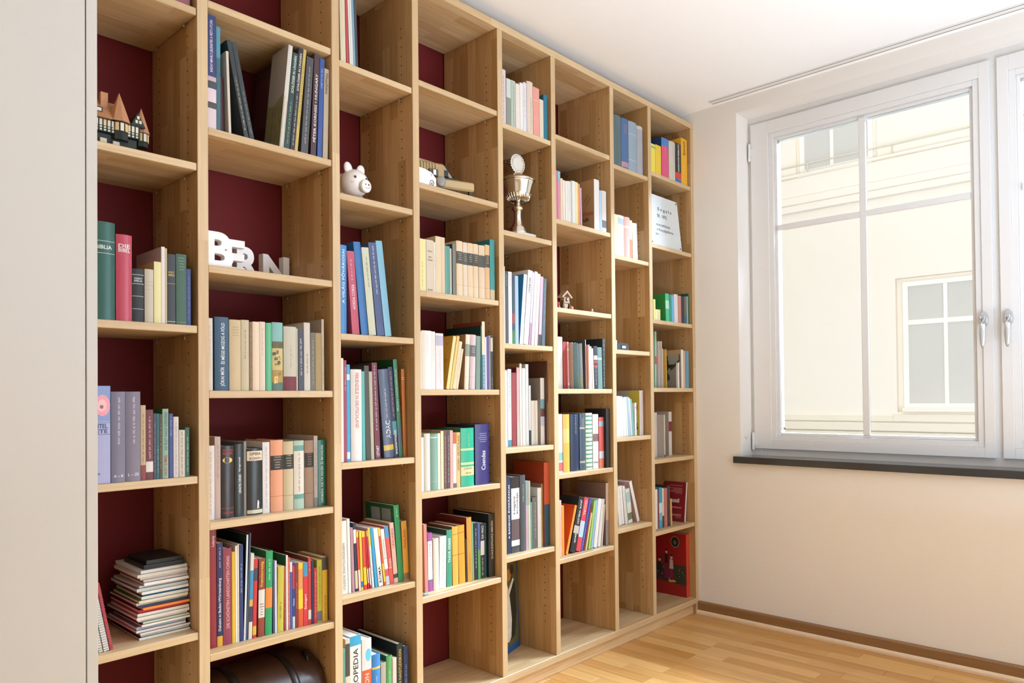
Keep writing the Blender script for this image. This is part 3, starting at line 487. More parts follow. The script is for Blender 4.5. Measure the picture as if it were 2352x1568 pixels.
(3, 4, 0.9415, 1.3941, 0.0181, 0.3058, 0.218, 0.0354, -1.09, '4a463a', 'dark olive book on the middle shelf of the third bay', {}),
(3, 4, 0.9415, 1.4149, 0.0124, 0.2873, 0.205, 0.0368, -1.48, 'bbb096', 'worn beige booklet on the middle shelf of the third bay', {}),
(3, 4, 0.9415, 1.4328, 0.0207, 0.3166, 0.225, 0.0385, -2.3, '72303f', 'maroon book with white lettering on the middle shelf of the third bay', {'tx': [('LETHET', 'f0e4e4', 'u', 0.03, 0.14)], 'm': ('e8d0d4', 0.3, 0.97)}),
(3, 4, 0.9415, 1.4724, 0.0405, 0.2959, 0.211, 0.0424, -4.75, '5b667c', 'slate grey road atlas with yellow square on the middle shelf of the third bay', {'tx': [('ADAC', 'f0f0f0', 'u', 0.22, 0.42)], 'b': [(0.085, 0.145, 'e0bc4a')], 'm': ('d8dce4', 0.45, 0.78), 'r': 1, 'g': 1}),
(3, 4, 0.9415, 1.5165, 0.0179, 0.3049, 0.217, 0.045, -4.84, '2a3254', 'navy atlas with orange lettering on the middle shelf of the third bay', {'b': [(0.25, 0.4, '4f98a2')], 'tx': [('westermann', 'eef2f2', 'u', 0.03, 0.3)], 'm': ('e0a07c', 0.45, 0.95)}),
(3, 4, 0.9415, 1.5367, 0.016, 0.3312, 0.22, 0.0465, -4.1, '408060', 'tall green lexicon on the middle shelf of the third bay', {'c': '1c5a28', 'tx': [('Meyers Universallexikon', 'bcd8c0', 'u', 0.42, 0.95)], 'b': [(0.12, 0.3, '5a6a78')]}),
(3, 4, 0.9415, 1.5534, 0.0133, 0.2989, 0.213, 0.0439, -1.44, 'c47836', 'orange brown book on the middle shelf of the third bay', {'b': [(0.88, 0.885, 'f0d8b0'), (0.9, 0.905, 'f0d8b0')]}),
(3, 5, 0.5239, 1.3, 0.03, 0.23, 0.166, 0.0462, -1.4, 'eee8db', 'white travel book on Spain on the shelf with the tall green album', {'tx': [('UTAZÁSOK SPANYOLORSZÁGBAN', '8a8680', 'u', 0.05, 0.7)]}),
(3, 5, 0.5239, 1.3307, 0.0098, 0.2353, 0.17, 0.045, -1.3, 'f0eae0', 'ivory book on the shelf with the tall green album', {}),
(3, 5, 0.5239, 1.3433, 0.0103, 0.2059, 0.15, 0.0443, -1.91, 'bb8e98', 'mauve thin book on the shelf with the tall green album', {}),
(3, 5, 0.5239, 1.3556, 0.0099, 0.2204, 0.16, 0.0436, -2.26, '2b2d3e', 'dark navy thin book on the shelf with the tall green album', {'b': [(0.04, 0.3, 'd8c8a0'), (0.7, 0.9, 'e8e4dc')]}),
(3, 5, 0.5239, 1.3685, 0.0073, 0.1917, 0.14, 0.0429, -2.97, 'd94c32', 'red guide with yellow head on the shelf with the tall green album', {'b': [(0.9, 1, 'f0cc3a'), (0, 0.35, 'e6d8cc')]}),
(3, 5, 0.5239, 1.3765, 0.0084, 0.1899, 0.139, 0.0423, -2.05, 'eac63a', 'yellow guide on the shelf with the tall green album', {'b': [(0.05, 0.15, '4a6a9a'), (0.9, 1, 'f4d846')]}),
(3, 5, 0.5239, 1.3878, 0.0112, 0.189, 0.139, 0.0416, -2.75, 'd94a34', 'red guide with yellow foot on the shelf with the tall green album', {'b': [(0.08, 0.38, 'f0ca34'), (0, 0.08, 'd8402e'), (0.9, 1, 'f2ca3a')]}),
(3, 5, 0.5239, 1.4024, 0.0042, 0.1878, 0.138, 0.041, -3.59, 'cc3038', 'narrow red guide on the shelf with the tall green album', {'b': [(0.1, 0.35, 'e8d4cc')]}),
(3, 5, 0.5239, 1.4103, 0.0045, 0.1892, 0.139, 0.0405, -4.29, 'cf3a40', 'narrow red and white guide on the shelf with the tall green album', {'b': [(0.06, 0.36, 'ecdcd4'), (0.9, 1, 'e8c84a')]}),
(3, 5, 0.5239, 1.4179, 0.0079, 0.1968, 0.144, 0.0399, -4.98, 'e6e2da', 'blue and white guide with yellow head on the shelf with the tall green album', {'b': [(0.7, 1, 'f0cc40')], 'm': ('2a4a7a', 0.18, 0.65)}),
(3, 5, 0.5239, 1.4293, 0.0102, 0.196, 0.143, 0.0392, -5.74, '2fa2d2', 'cyan guide on the shelf with the tall green album', {}),
(3, 5, 0.5239, 1.4425, 0.0178, 0.1923, 0.141, 0.0382, -6.37, 'f0eade', 'white guide ROMA on the shelf with the tall green album', {'tx': [('ROMA', '22241f', 'u', 0.06, 0.34)]}),
(3, 5, 0.5239, 1.464, 0.007, 0.1937, 0.142, 0.0373, -7.25, 'da5a34', 'yellow and red guide on the shelf with the tall green album', {'b': [(0.06, 0.38, 'f0cc38'), (0.86, 1, 'f2d040')]}),
(3, 5, 0.5239, 1.4718, 0.0142, 0.1867, 0.137, 0.0365, -7.18, 'f0eae2', 'white guide SLOWAKEI on the shelf with the tall green album', {'tx': [('SLOWAKEI', 'b8a8a0', 'u', 0.46, 0.82)], 'b': [(0.02, 0.15, 'c8ccd8'), (0.15, 0.28, 'd8646a')]}),
(3, 5, 0.5239, 1.4868, 0.0154, 0.1945, 0.142, 0.0356, -6.93, 'e05c54', 'coral guide with blue head on the shelf with the tall green album', {'b': [(0.8, 1, '3f9ccc')], 'tx': [('Kreta', 'f6dcd4', 'u', 0.27, 0.44)]}),
(3, 5, 0.5239, 1.5029, 0.0166, 0.2028, 0.148, 0.0346, -5.32, 'e8bba8', 'peach guide UNGARN on the shelf with the tall green album', {'tx': [('UNGARN', 'cc4436', 'u', 0.58, 0.9)], 'b': [(0.08, 0.15, '4a443e')], 'c': 'c9a078'}),
(3, 5, 0.5239, 1.5205, 0.0209, 0.2594, 0.16, 0.0335, -4.39, '2b8d50', 'tall green album on the shelf with the tall green album', {'c': '27683a', 'album': 1, 'm': ('cfe8d0', 0.84, 0.95)}),
(3, 5, 0.5239, 1.5421, 0.022, 0.2021, 0.147, 0.0322, -3.06, 'd6992e', 'golden guide THAILAND on the shelf with the tall green album', {'tx': [('THAILAND', 'b03a24', 'u', 0.54, 0.86)], 'b': [(0.02, 0.13, '8a6a48')], 'c': 'b89858'}),
(3, 6, 0.0833, 1.2814, 0.0178, 0.2812, 0.201, 0.02, 0.0, '609c88', 'sea green book half hidden by the upright on the bottom board of the third bay', {}),
(3, 6, 0.0833, 1.3, 0.0163, 0.3073, 0.219, 0.02, 0.0, 'dbcfb4', 'cream book with dark photos on the bottom board of the third bay', {'b': [(0.62, 0.95, '4a4440')]}),
(3, 6, 0.0833, 1.3169, 0.0414, 0.3102, 0.221, 0.02, 0.0, 'ece8de', 'thick white lexicon with bold black title on the bottom board of the third bay', {'b': [(0.9, 1, '39a6cc')], 'tx': [('ENCIKLOPEDIA', '20201e', 'u', 0.2, 0.87)]}),
(3, 6, 0.0833, 1.3621, 0.0359, 0.29, 0.207, 0.02, 0.0, 'e8e0d8', 'white and orange LEXIKON on the bottom board of the third bay', {'b': [(0, 0.66, 'd8633c')], 'tx': [('LEXIKON', 'f4d4c0', 'u', 0.3, 0.62)], 'globe': 1}),
(3, 6, 0.0833, 1.3995, 0.0325, 0.2313, 0.167, 0.02, 0.0, '3f8acc', 'blue book with a yellow stripe on the bottom board of the third bay', {'b': [(0.8, 0.83, 'e8c65a')], 'm': ('cfe4f4', 0.1, 0.7), 'r': 1}),
(3, 6, 0.0833, 1.4347, 0.0205, 0.1967, 0.144, 0.02, 0.0, 'b5ab96', 'stone grey low book on the bottom board of the third bay', {'b': [(0.5, 0.62, '8a4a40')]}),
(3, 6, 0.0833, 1.4565, 0.0223, 0.2141, 0.156, 0.02, 0.0, '5aa45c', 'leaf green book on the bottom board of the third bay', {'c': '1c5a2c', 'r': 1, 'm': ('cfe8c0', 0.1, 0.8)}),
(3, 6, 0.0833, 1.4816, 0.0167, 0.2009, 0.147, 0.02, 0.0, 'dad0ba', 'cream narrow book on the bottom board of the third bay', {'tx': [('LEXIKON', '3a3a34', 'u', 0.2, 0.45)]}),
(3, 6, 0.0833, 1.4996, 0.0246, 0.2418, 0.24, 0.02, 0.0, '1d2620', 'tall black green book with gold title on the bottom board of the third bay', {'tx': [('HERMANN NAGYLEXIKON', 'cfae5c', 'u', 0.2, 0.92)], 'c': '101c18'}),
(3, 6, 0.0833, 1.5275, 0.0202, 0.2272, 0.164, 0.02, 0.0, '1f3058', 'navy book at the end on the bottom board of the third bay', {'m': ('a8b4cc', 0.2, 0.75)}),
(4, 3, 1.5096, 1.5976, 0.0342, 0.1804, 0.133, 0.012, 0.0, 'f0e5a2', 'pale yellow book half hidden by the upright on the shelf below the slide projector', {'m': ('b8a850', 0.1, 0.55)}),
(4, 3, 1.5096, 1.6335, 0.0332, 0.1811, 0.133, 0.012, 0.0, 'ddccb3', 'cream paperback with brown script on the shelf below the slide projector', {'tx': [('Karl', '6a5238', 'h', 0.77, 0.8), ('der', '6a5238', 'h', 0.66, 0.69), ('Held', '6a5238', 'h', 0.6, 0.63), ('Insel', '6a5238', 'h', 0.03, 0.06)]}),
(4, 3, 1.5096, 1.6673, 0.0081, 0.177, 0.13, 0.012, 0.0, 'eadecb', 'thin ivory paperback on the shelf below the slide projector', {'m': ('b0a08c', 0.5, 0.75)}),
(4, 3, 1.5096, 1.6763, 0.0267, 0.1997, 0.15, 0.012, 0.0, 'e7d1ad', 'tall parchment paperback on the shelf below the slide projector', {}),
(4, 3, 1.5096, 1.7038, 0.0158, 0.1996, 0.15, 0.012, 0.0, 'e1caa6', 'narrow parchment book on the shelf below the slide projector', {}),
(4, 3, 1.5096, 1.7207, 0.0229, 0.1721, 0.127, 0.012, 0.0, '5d9c8e', 'teal green book on the shelf below the slide projector', {'g': 1}),
(4, 3, 1.5096, 1.7443, 0.007, 0.1656, 0.123, 0.012, 0.0, 'd0c6b2', 'thin stone book on the shelf below the slide projector', {}),
(4, 3, 1.5096, 1.7557, 0.016, 0.1843, 0.16, 0.012, 0.0, '807d74', 'grey marbled book on the shelf below the slide projector', {'c': '33403e'}),
(4, 3, 1.5096, 1.7746, 0.0312, 0.1984, 0.145, 0.012, 0.0, 'ebd3ae', 'first parchment volume with dark label on the shelf below the slide projector', {'b': [(0.585, 0.81, '4b4e4a'), (0.195, 0.2, 'b89a70')], 'm': ('b0a890', 0.64, 0.78, 'h'), 'r': 1}),
(4, 3, 1.5096, 1.8073, 0.0216, 0.1973, 0.144, 0.012, 0.0, 'e6d4be', 'second parchment volume with dark label on the shelf below the slide projector', {'b': [(0.585, 0.81, '565852'), (0.195, 0.2, 'b89a70')], 'm': ('b0a890', 0.64, 0.78, 'h'), 'r': 1}),
(4, 3, 1.5096, 1.8302, 0.0272, 0.1984, 0.145, 0.012, 0.0, 'e9cfa9', 'third parchment volume with dark label on the shelf below the slide projector', {'b': [(0.585, 0.81, '454843'), (0.195, 0.2, 'b89a70')], 'm': ('b0a890', 0.64, 0.78, 'h'), 'r': 1}),
(4, 3, 1.5096, 1.8586, 0.0257, 0.1993, 0.146, 0.012, 0.0, 'e8cfaa', 'fourth parchment volume with dark label on the shelf below the slide projector', {'b': [(0.585, 0.81, '4a4c48'), (0.195, 0.2, 'b89a70')], 'm': ('b0a890', 0.64, 0.78, 'h'), 'r': 1}),
(4, 3, 1.5096, 1.8869, 0.0313, 0.1984, 0.145, 0.012, 0.0, 'e5cbab', 'fifth parchment volume with dark label on the shelf below the slide projector', {'b': [(0.585, 0.81, '53554f'), (0.195, 0.2, 'b89a70')], 'r': 1}),
(4, 3, 1.5096, 1.9197, 0.0243, 0.205, 0.149, 0.012, 0.0, 'e1b786', 'sixth darker tan volume with dark label on the shelf below the slide projector', {'b': [(0.585, 0.81, '5a5448'), (0.195, 0.2, 'b08a58')], 'm': ('b0a890', 0.64, 0.78, 'h'), 'r': 1}),
(4, 3, 1.5096, 1.946, 0.025, 0.2294, 0.14, 0.012, 0.0, '3f938e', 'worn turquoise book at the end on the shelf below the slide projector', {'b': [(0, 0.17, 'c9b48c')], 'c': '2f8088'}),
(4, 4, 1.1707, 1.5976, 0.0112, 0.1991, 0.145, 0.012, 0.0, 'efe7de', 'white book half hidden by the upright on the eye-level shelf of the fourth bay', {'m': ('7a7a80', 0.6, 0.8)}),
(4, 4, 1.1707, 1.6096, 0.0445, 0.2029, 0.148, 0.012, 0.0, 'eee6db', 'thick white book on the eye-level shelf of the fourth bay', {'m': ('cfc4b8', 0.6, 0.92), 'r': 1}),
(4, 4, 1.1707, 1.6549, 0.0157, 0.2017, 0.147, 0.012, 0.0, 'ece4d9', 'narrow white book on the eye-level shelf of the fourth bay', {'m': ('b8b0a8', 0.5, 0.9)}),
(4, 4, 1.1707, 1.6725, 0.0357, 0.1972, 0.144, 0.012, 0.0, 'ead9d4', 'pale pink book with blue grey head on the eye-level shelf of the fourth bay', {'b': [(0.78, 0.96, 'bcb4c4')], 'm': ('c8a8a8', 0.1, 0.7)}),
(4, 4, 1.1707, 1.7211, 0.0141, 0.1933, 0.12, 0.012, 10.76, 'efd08c', 'leaning yellow book with ochre cover on the eye-level shelf of the fourth bay', {'c': 'd29a28', 'ochre': 1}),
(4, 4, 1.1707, 1.7371, 0.012, 0.1954, 0.12, 0.012, 11.26, 'e9bd62', 'leaning amber thin book on the eye-level shelf of the fourth bay', {}),
(4, 4, 1.1707, 1.7511, 0.0152, 0.1754, 0.129, 0.012, 11.25, 'e4cca6', 'leaning parchment book on the eye-level shelf of the fourth bay', {'m': ('a89a94', 0.2, 0.85)}),
(4, 4, 1.1707, 1.7675, 0.0098, 0.1491, 0.111, 0.012, 11.12, 'e1c69e', 'leaning low parchment book on the eye-level shelf of the fourth bay', {}),
(4, 4, 1.1707, 1.8077, 0.0215, 0.2005, 0.146, 0.012, 2.88, 'ead6ba', 'cream volume with grey green label on the eye-level shelf of the fourth bay', {'b': [(0.6, 0.825, '8a9686'), (0.22, 0.225, 'b8a488')], 'r': 1, 'c': 'a8805c'}),
(4, 4, 1.1707, 1.8327, 0.0289, 0.2011, 0.147, 0.012, 2.12, 'd0b9b7', 'mauve volume with dark label on the eye-level shelf of the fourth bay', {'b': [(0.6, 0.805, '6a6462'), (0.22, 0.225, '9a8484')], 'm': ('cfc4b8', 0.66, 0.76, 'h'), 'r': 1}),
(4, 4, 1.1707, 1.8653, 0.0229, 0.1979, 0.145, 0.012, 1.29, '7b9182', 'sage green book on the eye-level shelf of the fourth bay', {'r': 1, 'g': 1}),
(4, 4, 1.1707, 1.8915, 0.0051, 0.2381, 0.2, 0.012, 0.66, '1d5746', 'tall thin dark green album on the eye-level shelf of the fourth bay', {'c': '123a30'}),
(4, 4, 1.1707, 1.9001, 0.0154, 0.2538, 0.16, 0.012, 0.0, 'e5cea8', 'tallest cream book with checked teal foot on the eye-level shelf of the fourth bay', {'b': [(0, 0.51, '4f8490')], 'm': ('dfe8e8', 0.02, 0.5), 'c': '8a3a24'}),
(4, 4, 1.1707, 1.9164, 0.0071, 0.1968, 0.144, 0.012, 0.0, 'ded5e2', 'thin lilac white book on the eye-level shelf of the fourth bay', {}),
(4, 4, 1.1707, 1.9241, 0.0114, 0.2022, 0.147, 0.012, 0.0, '5b4186', 'violet book on the eye-level shelf of the fourth bay', {}),
(4, 4, 1.1707, 1.9364, 0.0081, 0.2036, 0.148, 0.012, 0.0, '8d857a', 'narrow grey brown book on the eye-level shelf of the fourth bay', {'m': ('e0d8cc', 0.02, 0.25)}),
(4, 4, 1.1707, 1.9454, 0.0122, 0.2056, 0.15, 0.012, 0.0, '2a2824', 'black book with cream label on the eye-level shelf of the fourth bay', {'b': [(0.7, 0.95, 'c8bca0')], 'm': ('b8b0a0', 0.02, 0.25)}),
(4, 5, 0.8164, 1.6142, 0.0249, 0.1877, 0.138, 0.0397, 0.0, 'f0ebde', 'ivory book half hidden by the upright on the shelf with the glossy indigo book', {'c': 'a8903c'}),
(4, 5, 0.8164, 1.6397, 0.0268, 0.1998, 0.146, 0.0387, 0.0, 'ddd8c8', 'light grey green book on the shelf with the glossy indigo book', {'r': 1}),
(4, 5, 0.8164, 1.6672, 0.0321, 0.1974, 0.144, 0.0377, 0.0, '80a38f', 'sage green hardcover on the shelf with the glossy indigo book', {'b': [(0.93, 0.945, 'e8ead8'), (0.15, 0.155, 'a8c0ac')], 'r': 1}),
(4, 5, 0.8164, 1.7, 0.0123, 0.1988, 0.145, 0.0369, 0.0, 'e8e6d6', 'pale narrow book on the shelf with the glossy indigo book', {'m': ('b8bcb0', 0.1, 0.9)}),
(4, 5, 0.8164, 1.714, 0.0133, 0.2065, 0.15, 0.0363, 0.0, 'e8d99e', 'pale yellow narrow book on the shelf with the glossy indigo book', {'c': 'a89048'}),
(4, 5, 0.8164, 1.7279, 0.0137, 0.2072, 0.151, 0.0358, 0.0, '704c48', 'brown violet paperback on the shelf with the glossy indigo book', {'m': ('d0b0a8', 0.1, 0.9)}),
(4, 5, 0.8164, 1.7425, 0.0128, 0.2066, 0.15, 0.0353, 0.0, '524444', 'dark brown paperback on the shelf with the glossy indigo book', {'m': ('d8d0cc', 0.1, 0.9)}),
(4, 5, 0.8164, 1.7567, 0.0141, 0.207, 0.151, 0.0348, 0.0, 'e0a596', 'salmon paperback on the shelf with the glossy indigo book', {'m': ('f4dcd4', 0.5, 0.95)}),
(4, 5, 0.8164, 1.7714, 0.0154, 0.1977, 0.144, 0.0343, 0.0, 'efe1d2', 'white paperback with orange head on the shelf with the glossy indigo book', {'b': [(0.8, 1, 'c4642e'), (0, 0.08, '6a6464')]}),
(4, 5, 0.8164, 1.7875, 0.0179, 0.1985, 0.145, 0.0336, 0.0, 'e9ba72', 'apricot paperback with black title on the shelf with the glossy indigo book', {'tx': [('UNGARN • DEUTSCHLAND', '4a3a28', 'u', 0.3, 0.95)]}),
(4, 5, 0.8164, 1.8066, 0.0658, 0.213, 0.155, 0.0321, 0.0, '2fb189', 'broad emerald book with yellow bands on the shelf with the glossy indigo book', {'b': [(0.185, 0.335, 'e6cf96'), (0.37, 0.41, 'c9d896'), (0.615, 0.65, 'c9d896')], 'm': ('e0c88a', 0.68, 0.9), 'c': '1f6a34', 'r': 1, 'g': 1, 'tx': [('LOVAS', '3a8a64', 'h', 0.29, 0.32), ('VILÁG', '3a8a64', 'h', 0.215, 0.245)]}),
(4, 5, 0.8164, 1.8765, 0.0745, 0.2248, 0.163, 0.0295, 0.0, '3d3a76', 'broad glossy indigo book on the shelf with the glossy indigo book', {'tx': [('Csendes', 'e6e4f0', 'u', 0.24, 0.56)], 'm': ('e4e2ec', 0.7, 0.85, 'h'), 'r': 1, 'g': 1, 'c': '22243c'}),
(4, 6, 0.4609, 1.6488, 0.0138, 0.238, 0.172, 0.0503, -1.3, 'dc8e80', 'salmon narrow book, fourth bay, lowest filled shelf', {}),
(4, 6, 0.4609, 1.6637, 0.0206, 0.2048, 0.149, 0.0501, -0.87, 'ab589e', 'magenta book with white label, fourth bay, lowest filled shelf', {'b': [(0.16, 0.2, '6a7a88'), (0.2, 0.86, 'ece6ea')], 'm': ('a8a0b0', 0.6, 0.8)}),
(4, 6, 0.4609, 1.6873, 0.0256, 0.1815, 0.133, 0.0497, -0.44, 'efe4ce', 'cream book, fourth bay, lowest filled shelf', {'r': 1}),
(4, 6, 0.4609, 1.7139, 0.0312, 0.1851, 0.136, 0.0493, 1.01, 'ebe6e1', 'white book with pale script, fourth bay, lowest filled shelf', {'m': ('a8a8b0', 0.1, 0.85)}),
(4, 6, 0.4609, 1.7481, 0.0254, 0.2041, 0.149, 0.0489, 0.32, '409d7c', 'green book with white title, fourth bay, lowest filled shelf', {'tx': [('THOR ERBER', 'eaf4ec', 'u', 0.42, 0.86)], 'c': '1f4a30'}),
(4, 6, 0.4609, 1.7767, 0.0285, 0.2122, 0.154, 0.0484, -0.4, 'f0b44e', 'amber book ruled with two dark lines, fourth bay, lowest filled shelf', {'b': [(0.505, 0.512, '6a4a24'), (0.86, 0.867, '6a4a24')], 'c': '8a4a20'}),
(4, 6, 0.4609, 1.808, 0.0305, 0.2129, 0.155, 0.048, -0.92, 'f1a434', 'orange book ruled with two dark lines, fourth bay, lowest filled shelf', {'b': [(0.505, 0.512, '6a3a14'), (0.87, 0.877, '6a3a14')], 'c': '8a4a20'}),
(4, 6, 0.4609, 1.84, 0.0069, 0.158, 0.117, 0.0477, -0.16, '3c2e2a', 'narrow dark brown book, fourth bay, lowest filled shelf', {'m': ('8a5a40', 0.3, 0.9)}),
(4, 6, 0.4609, 1.8504, 0.0249, 0.2367, 0.171, 0.0475, -1.13, 'd29c42', 'tall ochre book, fourth bay, lowest filled shelf', {'m': ('9a6a28', 0.15, 0.45), 'c': '7a2c1e'}),
(4, 6, 0.4609, 1.8759, 0.0074, 0.2138, 0.155, 0.0472, -1.09, '80ba8c', 'thin pale green book, fourth bay, lowest filled shelf', {}),
(4, 6, 0.4609, 1.8839, 0.0194, 0.2116, 0.154, 0.047, -0.3, '1f2f3e', 'dark navy book with white title, fourth bay, lowest filled shelf', {'m': ('d0dce0', 0.2, 0.9)}),
(4, 6, 0.4609, 1.9043, 0.0124, 0.2105, 0.153, 0.0468, -0.41, '576bac', 'blue and green narrow book, fourth bay, lowest filled shelf', {'b': [(0, 0.52, '5fae5c')]}),
(4, 6, 0.4609, 1.9176, 0.0194, 0.206, 0.15, 0.0465, -0.01, '34393c', 'black book with a white panel, fourth bay, lowest filled shelf', {'tx': [('DA VINCI', 'f4f4f0', 'u', 0.72, 0.95)], 'b': [(0.42, 0.68, 'ece6e2')], 'm': ('f0f0ee', 0.05, 0.36)}),
(4, 6, 0.4609, 1.938, 0.0107, 0.2033, 0.148, 0.0463, 0.0, '204852', 'dark petrol book, fourth bay, lowest filled shelf', {'m': ('5a8a90', 0.5, 0.95)}),
(4, 6, 0.4609, 1.9501, 0.0314, 0.238, 0.2, 0.0359, 0.0, '2f2b25', 'tall black book of tales, fourth bay, lowest filled shelf', {'c': '14201c', 'tx': [('SHAKESPEARE-MESÉK', 'cfc4a8', 'u', 0.28, 0.9)]}),
(5, 1, 2.1994, 2.0155, 0.0261, 0.2122, 0.154, 0.012, 0.0, 'e0cfcd', 'mottled mauve book half hidden by the upright on the topmost shelf of the fifth bay', {'m': ('9a7a80', 0.05, 0.9)}),
(5, 1, 2.1994, 2.0459, 0.0243, 0.1843, 0.135, 0.012, 0.0, 'ced8ce', 'pale mint book with dark foot on the topmost shelf of the fifth bay', {'b': [(0, 0.6, '8a9484')]}),
(5, 1, 2.1994, 2.0715, 0.0255, 0.1852, 0.136, 0.012, 0.0, 'bbc5b4', 'sage marbled book on the topmost shelf of the fifth bay', {'m': ('6a8070', 0.05, 0.9)}),
(5, 1, 2.1994, 2.0988, 0.0231, 0.1803, 0.133, 0.012, 0.0, 'ece1d4', 'ivory book on the topmost shelf of the fifth bay', {}),
(5, 1, 2.1994, 2.1232, 0.0188, 0.191, 0.14, 0.012, 0.0, 'f0ece3', 'white narrow book on the topmost shelf of the fifth bay', {}),
(5, 1, 2.1994, 2.1434, 0.0185, 0.1985, 0.145, 0.012, 0.0, 'e6e4ea', 'pale lilac narrow book on the topmost shelf of the fifth bay', {'m': ('9a94b0', 0.3, 0.9)}),
(5, 1, 2.1994, 2.1642, 0.0357, 0.2102, 0.153, 0.012, 0.0, 'e4cfba', 'cream book with grey sketch spine on the topmost shelf of the fifth bay', {'m': ('6a6660', 0.05, 0.7), 'r': 1}),
(5, 1, 2.1994, 2.2018, 0.0383, 0.199, 0.145, 0.012, 0.0, 'ea9f8e', 'salmon pink book on the topmost shelf of the fifth bay', {'b': [(0.73, 0.74, 'f4c4b8')]}),
(5, 1, 2.1994, 2.242, 0.0238, 0.1598, 0.1, 0.012, 0.0, 'e3d5be', 'low cream book on the topmost shelf of the fifth bay', {}),
(5, 1, 2.1994, 2.2673, 0.0246, 0.1869, 0.12, 0.012, 0.0, '20738a', 'petrol blue low book on the topmost shelf of the fifth bay', {}),
(5, 3, 1.3489, 2.0151, 0.0119, 0.2974, 0.212, 0.012, 0.0, 'f0eae2', 'tall white magazine half hidden by the upright on the shelf below the silver trophy', {}),
(5, 3, 1.3489, 2.028, 0.0168, 0.2797, 0.2, 0.012, 0.0, '484c4e', 'charcoal book on the shelf below the silver trophy', {'m': ('b0b4b4', 0.8, 0.95)}),
(5, 3, 1.3489, 2.0459, 0.0196, 0.2799, 0.2, 0.012, 0.0, 'ece7e1', 'white book with flecked head on the shelf below the silver trophy', {'m': ('8a8680', 0.8, 0.98)}),
(5, 3, 1.3489, 2.0667, 0.0152, 0.2659, 0.191, 0.012, 0.0, '34444f', 'dark book with colourful foot on the shelf below the silver trophy', {'b': [(0, 0.2, '3f7a3c'), (0.3, 0.45, 'a03c34')]}),
(5, 3, 1.3489, 2.0835, 0.0192, 0.2681, 0.192, 0.012, 0.0, 'adc6e8', 'pale blue book on the shelf below the silver trophy', {'g': 1}),
(5, 3, 1.3489, 2.1078, 0.0194, 0.2806, 0.16, 0.012, 5.85, 'e4f0f4', 'blue covered book leaning right on the shelf below the silver trophy', {'c': '2f8ab8', 'g': 1}),
(5, 3, 1.3489, 2.1301, 0.0275, 0.3, 0.18, 0.012, 6.22, 'efe9e5', 'tall white book leaning right on the shelf below the silver trophy', {'tx': [('LEXIKON', '3a3a38', 'u', 0.7, 0.9)]}),
(5, 3, 1.3489, 2.1611, 0.0113, 0.2948, 0.21, 0.012, 5.73, 'ba8ea8', 'orchid narrow book on the shelf below the silver trophy', {'b': [(0.3, 1, 'ecdde6')]}),
(5, 3, 1.3489, 2.1762, 0.0167, 0.2995, 0.214, 0.012, 5.28, 'eadee6', 'pale pink white book on the shelf below the silver trophy', {}),
(5, 3, 1.3489, 2.1959, 0.0172, 0.2921, 0.209, 0.012, 4.85, 'f0e5cc', 'cream narrow book on the shelf below the silver trophy', {}),
(5, 3, 1.3489, 2.2197, 0.0172, 0.2828, 0.202, 0.012, 3.71, 'ddb6ca', 'pink narrow book on the shelf below the silver trophy', {'b': [(0, 0.16, '3a3a38')]}),
(5, 3, 1.3489, 2.2403, 0.0199, 0.2765, 0.198, 0.012, 3.14, '56626c', 'grey blue book on the shelf below the silver trophy', {'m': ('a8b4bc', 0.3, 0.95)}),
(5, 4, 0.9447, 2.0728, 0.0236, 0.3035, 0.216, 0.0702, 0.0, 'f0eae2', 'white book half hidden by the upright on the middle shelf of the fifth bay', {'m': ('c8c0b8', 0.4, 0.9)}),
(5, 4, 0.9447, 2.097, 0.0209, 0.3089, 0.22, 0.0688, 0.0, 'e0e3df', 'white book with black lettering on the middle shelf of the fifth bay', {'b': [(0, 0.085, '4f94a0')], 'm': ('22262a', 0.45, 0.97)}),
(5, 4, 0.9447, 2.1186, 0.0267, 0.2949, 0.211, 0.0673, 0.0, '9c3e3e', 'brick red book on the middle shelf of the fifth bay', {}),
(5, 4, 0.9447, 2.1459, 0.0164, 0.316, 0.225, 0.0659, 0.0, 'eaaeaa', 'rose pink narrow book on the middle shelf of the fifth bay', {'b': [(0, 0.3, 'c8c0b8')], 'c': '6a2428'}),
(5, 4, 0.9447, 2.163, 0.0126, 0.3321, 0.17, 0.065, 0.0, 'f0e4ce', 'tall ivory narrow book on the middle shelf of the fifth bay', {'c': 'b0845c'}),
(5, 4, 0.9447, 2.1762, 0.0192, 0.3139, 0.223, 0.0639, 0.0, 'eeeadf', 'off-white book on the middle shelf of the fifth bay', {'r': 1}),
(5, 4, 0.9447, 2.1962, 0.0178, 0.3308, 0.235, 0.0628, 0.0, 'dedfd8', 'tall pale grey book on the middle shelf of the fifth bay', {}),
(5, 4, 0.9447, 2.2146, 0.0118, 0.2435, 0.176, 0.0618, 0.0, '3e4343', 'narrow black and white book on the middle shelf of the fifth bay', {'b': [(0.25, 1, 'e8e6e0')]}),
(5, 4, 0.9447, 2.2271, 0.0226, 0.1819, 0.134, 0.0607, 0.0, 'f0e7d8', 'low cream book on the middle shelf of the fifth bay', {}),
(5, 4, 0.9447, 2.2503, 0.015, 0.1823, 0.134, 0.0592, 0.0, 'f2ede2', 'low white book on the middle shelf of the fifth bay', {}),
(5, 4, 0.9447, 2.2674, 0.0245, 0.2751, 0.13, 0.0453, 0.0, 'eae2da', 'white book with a spine portrait photo on the middle shelf of the fifth bay', {'b': [(0.28, 0.42, 'c4c8d8'), (0.42, 0.54, '6a4a44'), (0.54, 0.68, '74a8b0')], 'c': '9a8e80'}),
